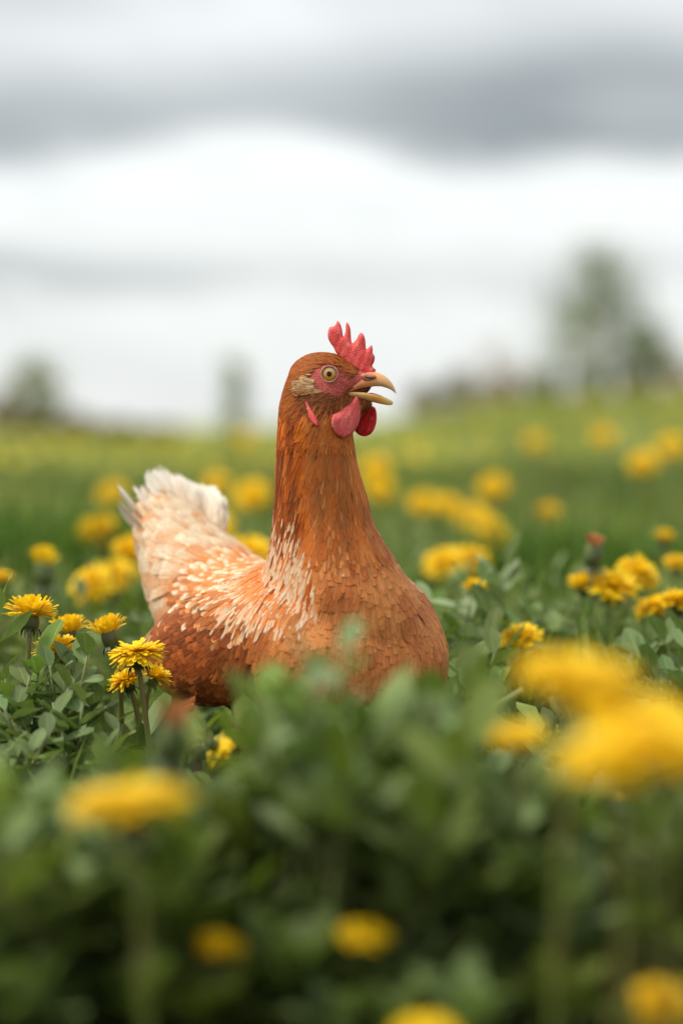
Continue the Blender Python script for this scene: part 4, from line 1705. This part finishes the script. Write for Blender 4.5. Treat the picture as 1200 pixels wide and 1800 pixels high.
    P0, P1, P2 = co[tri3[:, 0]], co[tri3[:, 1]], co[tri3[:, 2]]
    area = np.linalg.norm(np.cross(P1 - P0, P2 - P0), axis=1) / 2
    NS = 150000
    zc = (P0[:, 2] + P1[:, 2] + P2[:, 2]) / 3
    wgt = area * np.where(zc > 0.285, 9, np.where(zc > 0.19, 3, 1))
    ti = rng.choice(len(tri3), NS, p=wgt / wgt.sum())
    r1, r2 = np.sqrt(rng.random(NS)), rng.random(NS)
    S = P0[ti] * (1 - r1)[:, None] + P1[ti] * (r1 * (1 - r2))[:, None] + P2[ti] * (r1 * r2)[:, None]
    spacing = {'head_plumage': .0011, 'neck_plumage': .0021, 'breast_plumage': .0050, 'wing_plumage': .0041, 'rump_plumage': .0075}
    cells = {}
    store = {}
    for p_ in S:
        p = Vector(p_)
        if p.z < 0.028:
            continue
        key0 = (int(p.x // .0085), int(p.y // .0085), int(p.z // .0085))
        loc, nor, _, _ = bvh.find_nearest(p)
        st = style(p, nor)
        if st is None:
            continue
        part, L, W, pr, b, tp, lift, hk = st
        sp = spacing[part]
        ok = True
        for i in (-1, 0, 1):
            for j in (-1, 0, 1):
                for k in (-1, 0, 1):
                    for q in cells.get((key0[0] + i, key0[1] + j, key0[2] + k), ()):
                        if (q - p).length_squared < sp * sp:
                            ok = False
                            break
                    if not ok:
                        break
                if not ok:
                    break
            if not ok:
                break
        if not ok:
            continue
        cells.setdefault(key0, []).append(p)
        # walk along the surface
        L *= random.uniform(.85, 1.2)
        W *= random.uniform(.85, 1.15)
        prof = PROF[pr]
        d = store.setdefault(part, ([], [], [], [], [], [], [], []))
        V, F, U, T1, T2, BN, LC, FR = d
        lc = .9 if part == 'breast_plumage' else .5 if (part == 'neck_plumage' and tp[2] > .35) else .35 if part != 'neck_plumage' else 0
        fr = {'scale': .62, 'fluff': .75, 'hackle': 1.0}[pr]
        o0 = len(V)
        cur = loc.copy()
        nn = nor.copy()
        t = flow(p, nor, hk)
        jit = .055 if part == 'breast_plumage' else .085
        t = t + Vector((random.gauss(0, jit), random.gauss(0, jit), random.gauss(0, jit)))
        t = (t - nn * t.dot(nn)).normalized()
        rnd = random.random()
        prev = 0
        twist = random.gauss(0, .10)
        for k, (v, w) in enumerate(prof):
            if k:
                nxt = cur + t * (v - prev) * L
                loc2, nor2, _, _ = bvh.find_nearest(nxt)
                # stiff feathers do not follow sharp hollows or drop-offs
                nn2 = (nn * .45 + nor2 * .55).normalized()
                cur = nxt * .35 + loc2 * .65
                t = (t - nn2 * t.dot(nn2)).normalized()
                nn = nn2
                prev = v
            bv = nn.cross(t)
            bv = (bv + nn * twist).normalized()
            h = .0006 + lift * v + rnd * .0002
            c = cur + nn * h
            ww = W * w * .5
            sag = ww * .20
            V += [c - bv * ww - nn * sag, c, c + bv * ww - nn * sag]
            U += [(0, v, rnd), (.5, v, rnd), (1, v, rnd)]
            T1 += [b] * 3
            T2 += [tp] * 3
            BN += [nn] * 3
            LC += [lc] * 3
            FR += [fr] * 3
            if k:
                q = o0 + 3 * (k - 1)
                F += [(q, q + 1, q + 4, q + 3), (q + 1, q + 2, q + 5, q + 4)]
    bo = obj('body', body, root)
    rel(body)
    for part, (V, F, U, T1, T2, BN, LC, FR) in store.items():
        me = mesh(part, np.array([tuple(v) for v in V]), np.array(F), M_f, {'luv': np.array(U), 'tint': np.array(T1), 'tip': np.array(T2), 'bn': np.array([tuple(q) for q in BN]), 'lace': np.array(LC), 'fray': np.array(FR)})
        rel(me)
        obj(part, me, root, kind='stuff')
    print('feathers', {k: len(v[0]) // 18 for k, v in store.items()})

    # ---------- tail feathers, each its own mesh
    def quill(p, d, nrm, L, W, b, tp, name, curve=0.12, parent=root):
        d = d.normalized()
        s = d.cross(nrm).normalized()
        n2 = s.cross(d).normalized()
        V, U = [], []
        rows = 9
        for i in range(rows):
            v = i / (rows - 1)
            w = W * .5 * np.interp(v, [0, .15, .5, .8, .93, 1], [.25, .65, .95, 1.0, .72, .25])
            c = p + d * L * v + n2 * (curve * L * v * v)
            for j in range(5):
                q = (j - 2) / 2
                V.append(c + s * w * q - n2 * abs(q) ** 1.3 * w * .3)
                U.append((j / 4, v, (L * 997) % 1))
        me = mesh(name, np.array([tuple(x) for x in V]), grid_faces(rows, 5), M_f,
                  {'luv': np.array(U), 'tint': np.tile(b, (len(V), 1)), 'tip': np.tile(tp, (len(V), 1)), 'fray': np.full(len(V), .72), 'lace': np.full(len(V), .2)})
        rel(me)
        return obj(name, me, parent)

    tb = hp(-0.208, 0.010, 0.200)
    rr = random.Random(4)
    for i in range(11):
        k = (i - 5) / 5
        p = tb + Hs * k * 0.024 + UPZ * (-abs(k) * .012) + Hh * rr.uniform(-.004, .004)
        d = -Hh * 0.52 + UPZ * (0.86 - .18 * abs(k)) + Hs * k * .26
        b = mixc('orange', 'cream', .35 + .5 * rr.random())
        quill(p, d, Hs * (-k) + UPZ * .3 + Hh * .5, .077 - .006 * abs(k) + rr.uniform(-.012, .008), .033, b, C['white'] * rr.uniform(.8, .95), 'tail_feather', -.08)
    # wing quills
    for sg in (-1, 1):
        for i in range(8):
            f = i / 7
            p = hp(-0.070 - .012 * f, sg * (0.082 - .002 * f), 0.118 - .038 * f)
            d = -Hh * 1.0 - UPZ * (.22 + .10 * f) - Hs * sg * .24
            b = mixc('wing', 'tan', .15 + .3 * rr.random())
            quill(p, d, Hs * sg, .066 - .014 * f, .013, b, mixc('wing', 'tan', .2 + rr.random() * .5), 'wing_feather', .02)

    # ---------- head parts
    def surf(x, y, sg):
        o_ = HP(x, y, sg * .06, True)
        loc, nor, _, _ = bvh.ray_cast(o_, (HP(x, y, 0) - o_).normalized())
        if loc is None:
            return 0.004
        return abs((loc - HC).dot(r_h))

    M_comb = flesh_material('comb_flesh', lin(216, 38, 40), lin(250, 112, 104), 850, .0006)
    M_wat = flesh_material('wattle_flesh', lin(210, 58, 60), lin(244, 122, 116), 700)
    M_wat2 = flesh_material('backlit_wattle_flesh', lin(208, 10, 18), lin(226, 30, 36), 700)  # redder copy of the wattle flesh, light shining through put into its colour

    COMB = [(600, 318), (585, 285), (562, 252), (545, 215), (545, 175), (558, 142), (585, 136), (597, 128), (606, 106), (616, 98), (632, 122), (644, 160), (651, 204),
            (657, 207), (668, 170), (671, 120), (677, 109), (690, 120), (703, 160), (706, 205), (711, 250), (718, 255), (744, 228), (762, 195), (777, 182), (795, 198), (806, 235),
            (811, 292), (818, 298), (836, 280), (851, 272), (858, 300), (858, 325), (872, 350), (868, 385), (855, 418), (880, 446), (840, 475), (760, 480), (700, 430), (650, 380)]
    me = inflate(COMB, 11, .0024, 60, lambda x, y, o: HP(x, y, o), ruffle=.00015)
    me.materials.append(M_comb)
    rel(me)
    obj('comb', me, root)

    WAT = [(742, 628), (762, 655), (772, 700), (772, 770), (752, 838), (710, 892), (665, 918), (620, 907), (586, 868), (570, 812), (584, 752), (630, 712), (690, 680), (722, 650)]
    w0, w1, w2 = surf(735, 660, 1) + .0012, surf(600, 800, 1) + .0042, surf(740, 800, 1) + .0040

    def wb(x, y):
        ky = float(sstep(640, 800, y))
        kx = min(1.2, max(-.2, (740 - x) / 140))
        return w0 * (1 - ky) + (w2 + (w1 - w2) * kx) * ky

    me = inflate(WAT, 12, .0021, 70, lambda x, y, o: HP(x, y, o), bend=lambda x, y: wb(x, y), ruffle=.0003)
    me.materials.append(M_wat)
    rel(me)
    obj('wattle', me, root)
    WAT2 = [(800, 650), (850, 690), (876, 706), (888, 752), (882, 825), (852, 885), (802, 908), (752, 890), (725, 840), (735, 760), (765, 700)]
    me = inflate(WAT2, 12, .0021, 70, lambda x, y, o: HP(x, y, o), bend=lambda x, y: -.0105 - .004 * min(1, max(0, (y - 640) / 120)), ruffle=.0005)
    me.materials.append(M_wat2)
    rel(me)
    obj('wattle', me, root)
    LOBE = [(388, 655), (410, 680), (436, 728), (464, 772), (480, 815), (474, 842), (448, 826), (416, 786), (402, 738), (388, 695)]
    lb = surf(430, 730, 1) + .0004
    for sg in (1, -1):
        me = inflate(LOBE, 10, .0009, 24, lambda x, y, o: HP(x, y, o, True), bend=lambda x, y: sg * (lb + .0022 * (y - 700) / 100))
        me.materials.append(M_comb)
        rel(me)
        obj('ear_lobe', me, root)

    # beak halves: rings (study x, ridge y, cutting-edge y, half width m, inner y)
    def beak(name, rings, upper, mat):
        V, A = [], []
        seg = 13
        for i, (x, yr, ye, w) in enumerate(rings):
            for j in range(seg):
                t = math.pi * j / (seg - 1)
                sd = w * math.cos(t)
                f = math.sin(t) ** .75
                V.append(HP(x, ye + (yr - ye) * f, sd))
                A.append(i / (len(rings) - 1))
            # inner face so that the shell has thickness
            for j in range(seg):
                t = math.pi * (seg - 1 - j) / (seg - 1)
                V.append(HP(x, ye + (yr - ye) * .45 * math.sin(t), w * .72 * math.cos(t)))
                A.append(i / (len(rings) - 1))
        F = [tuple(int(q) for q in f) for f in grid_faces(len(rings), seg * 2, True)]
        F.append(tuple(range(2 * seg)))
        F.append(tuple((len(rings) - 1) * 2 * seg + j for j in range(2 * seg - 1, -1, -1)))
        bm = bmesh.new()
        bv = [bm.verts.new(v) for v in V]
        for f in F:
            bm.faces.new([bv[i] for i in f])
        bmesh.ops.recalc_face_normals(bm, faces=bm.faces[:])
        me = bpy.data.meshes.new(name)
        bm.to_mesh(me)
        bm.free()
        a = me.attributes.new('along', 'FLOAT', 'POINT')
        a.data.foreach_set('value', np.array(A, np.float32))
        me.polygons.foreach_set('use_smooth', np.ones(len(me.polygons), bool))
        me.materials.append(mat)
        rel(me)
        return obj(name, me, root)

    M_up = horn_material('upper_beak_horn', [(0, lin(186, 84, 70)), (.30, lin(212, 130, 78)), (.52, lin(214, 152, 96)), (.75, lin(206, 160, 112)), (1, lin(222, 190, 142))])
    M_lo = horn_material('lower_beak_horn', [(0, lin(210, 120, 84)), (.25, lin(240, 188, 130)), (.55, lin(228, 158, 74)), (.8, lin(240, 192, 116)), (1, lin(236, 212, 164))])
    beak('upper_beak', [(652, 600, 618, .0088), (685, 560, 604, .0090), (725, 520, 586, .0086), (775, 470, 570, .0078), (830, 455, 562, .0070), (880, 458, 556, .0062),
                        (920, 472, 558, .0053), (955, 494, 568, .0043), (982, 522, 580, .0033), (1002, 552, 594, .0022), (1015, 582, 605, .0012), (1020, 600, 608, .0005)], True, M_up)
    beak('lower_beak', [(655, 628, 606, .0086), (690, 634, 600, .0084), (740, 642, 598, .0078), (800, 655, 602, .0068), (860, 668, 612, .0056), (910, 680, 622, .0044),
                        (950, 688, 638, .0032), (980, 690, 652, .0020), (998, 684, 664, .0008)], False, M_lo)
    M_mouth = plain('mouth_lining', lin(110, 34, 22), .45, Subsurface_Weight=.1)
    me = inflate([(668, 612), (700, 590), (760, 562), (845, 552), (832, 590), (800, 612), (740, 615)], 12, .0062, 60, lambda x, y, o: HP(x, y, o))
    me.materials.append(M_mouth)
    rel(me)
    obj('mouth', me, root)
    M_tongue = plain('tongue_flesh', lin(168, 96, 70), .4)
    me = inflate([(780, 618), (840, 602), (900, 616), (930, 630), (880, 636), (820, 632)], 10, .0022, 16, lambda x, y, o: HP(x, y, o))
    me.materials.append(M_tongue)
    rel(me)
    obj('tongue', me, root)
    M_dark = plain('nostril_dark', lin(34, 24, 22), .7)
    M_cere = plain('cere_skin', lin(186, 116, 92), .55)
    for sg in (1, -1):
        me = inflate([(772, 482), (800, 466), (850, 470), (880, 486), (876, 505), (830, 522), (788, 512)], 9, .0016, 20, lambda x, y, o: HP(x, y, o + sg * (.0071 - .0012 * (x - 780) / 100)))
        me.materials.append(M_cere)
        rel(me)
        ce = obj('cere', me, root)
        me = inflate([(788, 484), (815, 491), (850, 494), (866, 498), (846, 505), (816, 503), (798, 494)], 5, .0007, 9, lambda x, y, o: HP(x, y, o + sg * (.0086 - .0012 * (x - 780) / 100)))
        me.materials.append(M_dark)
        rel(me)
        obj('nostril', me, ce)

    # eyes
    def eye_mats():
        m = Mat('iris_amber')
        o = m.attr('luv', 'Vector')
        x, y, rad = m.sep(o)
        n = m.noise(m.vmul(o, (6, 6, 1)), 3, 4, .65)
        col = m.mix(m.ramp(m.math('ADD', rad, m.math('MULTIPLY', m.math('SUBTRACT', n, .5), .25)), .45, .95), lin(222, 146, 40), lin(150, 118, 62))
        col = m.mix(m.ramp(m.math('ADD', y, m.math('MULTIPLY', n, .3)), 0.1, .75, 0, .55), col, lin(184, 166, 118))  # upper iris paler: sky reflection painted into the colour
        col = m.mix(m.ramp(rad, .86, .95), col, lin(40, 26, 16))
        iris = m.done(m.bsdf(col, .1, None, Specular_IOR_Level=.5, Coat_Weight=.45, Coat_Roughness=.03))
        m = Mat('pupil_black')
        n = m.noise(m.objco(), 300, 1)
        pup = m.done(m.bsdf(m.mix(n, (.004, .004, .004), (.008, .007, .006)), .12, None, Specular_IOR_Level=.25))
        return iris, pup

    M_iris, M_pupil = eye_mats()
    M_lid = flesh_material('eyelid_skin', lin(164, 96, 78), lin(196, 140, 116), 900, .0004, .1)
    for sg in (1, -1):
        c0 = HP(556, 474, sg * (max(surf(556, 474, sg), .5 * surf(500, 474, sg) + .5 * surf(612, 474, sg), surf(556, 520, sg)) + .0002), True)
        axis = (r_h * sg + f_h * .16 + UPZ * .04).normalized()
        ux = axis.cross(UPZ).normalized() * (1 if sg > 0 else 1)
        uy = ux.cross(axis).normalized()
        if uy.z < 0:
            uy = -uy

        def cap(r0, r1, bulge, off, rows=7, seg=28):
            V, U = [], []
            for i in range(rows):
                q = i / (rows - 1)
                r_ = r0 + (r1 - r0) * q
                for j in range(seg):
                    t = 2 * math.pi * j / seg
                    h = bulge * (1 - (r_ / .0057) ** 2) + off
                    V.append(c0 + (ux * math.cos(t) + uy * math.sin(t)) * r_ + axis * h)
                    U.append((math.cos(t) * r_ / .0056, math.sin(t) * r_ / .0056, r_ / .0056))
            return V, U, grid_faces(rows, seg, True)

        V, U, F = cap(.00001, .0058, .0016, .0)
        me = mesh('iris', np.array([tuple(v) for v in V]), F, M_iris, {'luv': np.array(U)})
        rel(me)
        ey = obj('eye', me, root)
        V, U, F = cap(.00001, .00205, .0016, .00012, 5)
        me = mesh('pupil', np.array([tuple(v) for v in V]), F, M_pupil)
        rel(me)
        obj('pupil', me, ey)
        # eyelid: a rounded ring
        V = []
        seg, rs = 36, 10
        for j in range(seg):
            t = 2 * math.pi * j / seg
            dv = ux * math.cos(t) + uy * math.sin(t) * .97
            for k in range(rs):
                a_ = 2 * math.pi * k / rs
                V.append(c0 + dv * (.0062 + .00075 * math.cos(a_) * (1 + .15 * math.sin(3 * t))) + axis * (.0002 + .0009 * math.sin(a_)))
        F = grid_faces(seg, rs, True)
        F = np.concatenate([F, np.array([((seg - 1) * rs + k, (seg - 1) * rs + (k + 1) % rs, (k + 1) % rs, k) for k in range(rs)])])
        me = mesh('eyelid', np.array([tuple(v) for v in V]), F, M_lid)
        rel(me)
        obj('eyelid', me, ey)

    # ear tufts: pale bristly feathers fanned over the ear
    for sg in (1, -1):
        V, F, U, T1, T2, BN = [], [], [], [], [], []
        for i in range(420):
            q = random.random()
            g = random.random()
            x = 455 - 102 * g ** .8
            y = 514 + 20 * g + (88 - 20 * g) * random.random() ** 1.2
            if x > 425 and random.random() < .45:
                continue
            o_ = HP(x, y, sg * .06, True)
            loc, nor, _, _ = bvh.ray_cast(o_, (HP(x, y, 0) - o_).normalized())
            if loc is None:
                continue
            d = (-f_h + UPZ * (.12 - .75 * (y - 520) / 100 + random.gauss(0, .12)))
            d = (d - nor * d.dot(nor)).normalized()
            sd_ = nor.cross(d).normalized()
            L = .0068 * random.uniform(.6, 1.25)
            W = .00055 * random.uniform(.7, 1.4)
            low = sstep(545, 610, y + random.gauss(0, 14))
            c = (lin(240, 198, 144) * random.uniform(.72, 1.08)) * (1 - low) + mixc('cheek', 'tan', random.random() * .7) * low
            if random.random() < .3:
                c = c * .5 + mixc('cheek', 'crown', random.random()) * .45
            o0 = len(V)
            for k, (v, w) in enumerate(((0, .7), (.4, 1), (.8, .7), (1, .1))):
                p = loc + nor * (.0005 + .0010 * v + .0010 * q) + d * L * v
                V += [p - sd_ * W * w, p + nor * .0002, p + sd_ * W * w]
                U += [(.3, v * .6, q), (.5, v * .6, q), (.7, v * .6, q)]
                T1 += [c] * 3
                T2 += [c * 1.06] * 3
                BN += [tuple(nor)] * 3
                if k:
                    z = o0 + 3 * (k - 1)
                    F += [(z, z + 1, z + 4, z + 3), (z + 1, z + 2, z + 5, z + 4)]
        me = mesh('ear_tuft', np.array([tuple(v) for v in V]), np.array(F), M_f, {'luv': np.array(U), 'tint': np.array(T1), 'tip': np.array(T2), 'bn': np.array(BN), 'fray': np.full(len(V), .6)})
        rel(me)
        obj('ear_tuft', me, root, kind='stuff')

    # legs
    M_leg = plain('scaly_leg', lin(196, 160, 92), .6)
    for sg in (-1, 1):
        b = Bag()
        hip = hp(-0.03, sg * .045, .07)
        foot = hp(-0.015, sg * .045, .008)
        b.add(*tube([hip, hip.lerp(foot, .5) - Hh * .004, foot], [.0075, .0062, .0068], 10))
        for a_, L in ((0, .05), (28, .042), (-28, .042), (180, .02)):
            d = Matrix.Rotation(R(a_), 3, 'Z') @ Hh
            b.add(*tube([foot, foot + d * L * .5 + UPZ * .002, foot + d * L - UPZ * .005], [.0055, .0045, .0018], 8))
        me = mesh('leg', b.V, b.F, M_leg)
        rel(me)
        obj('leg', me, root)


build_hen()
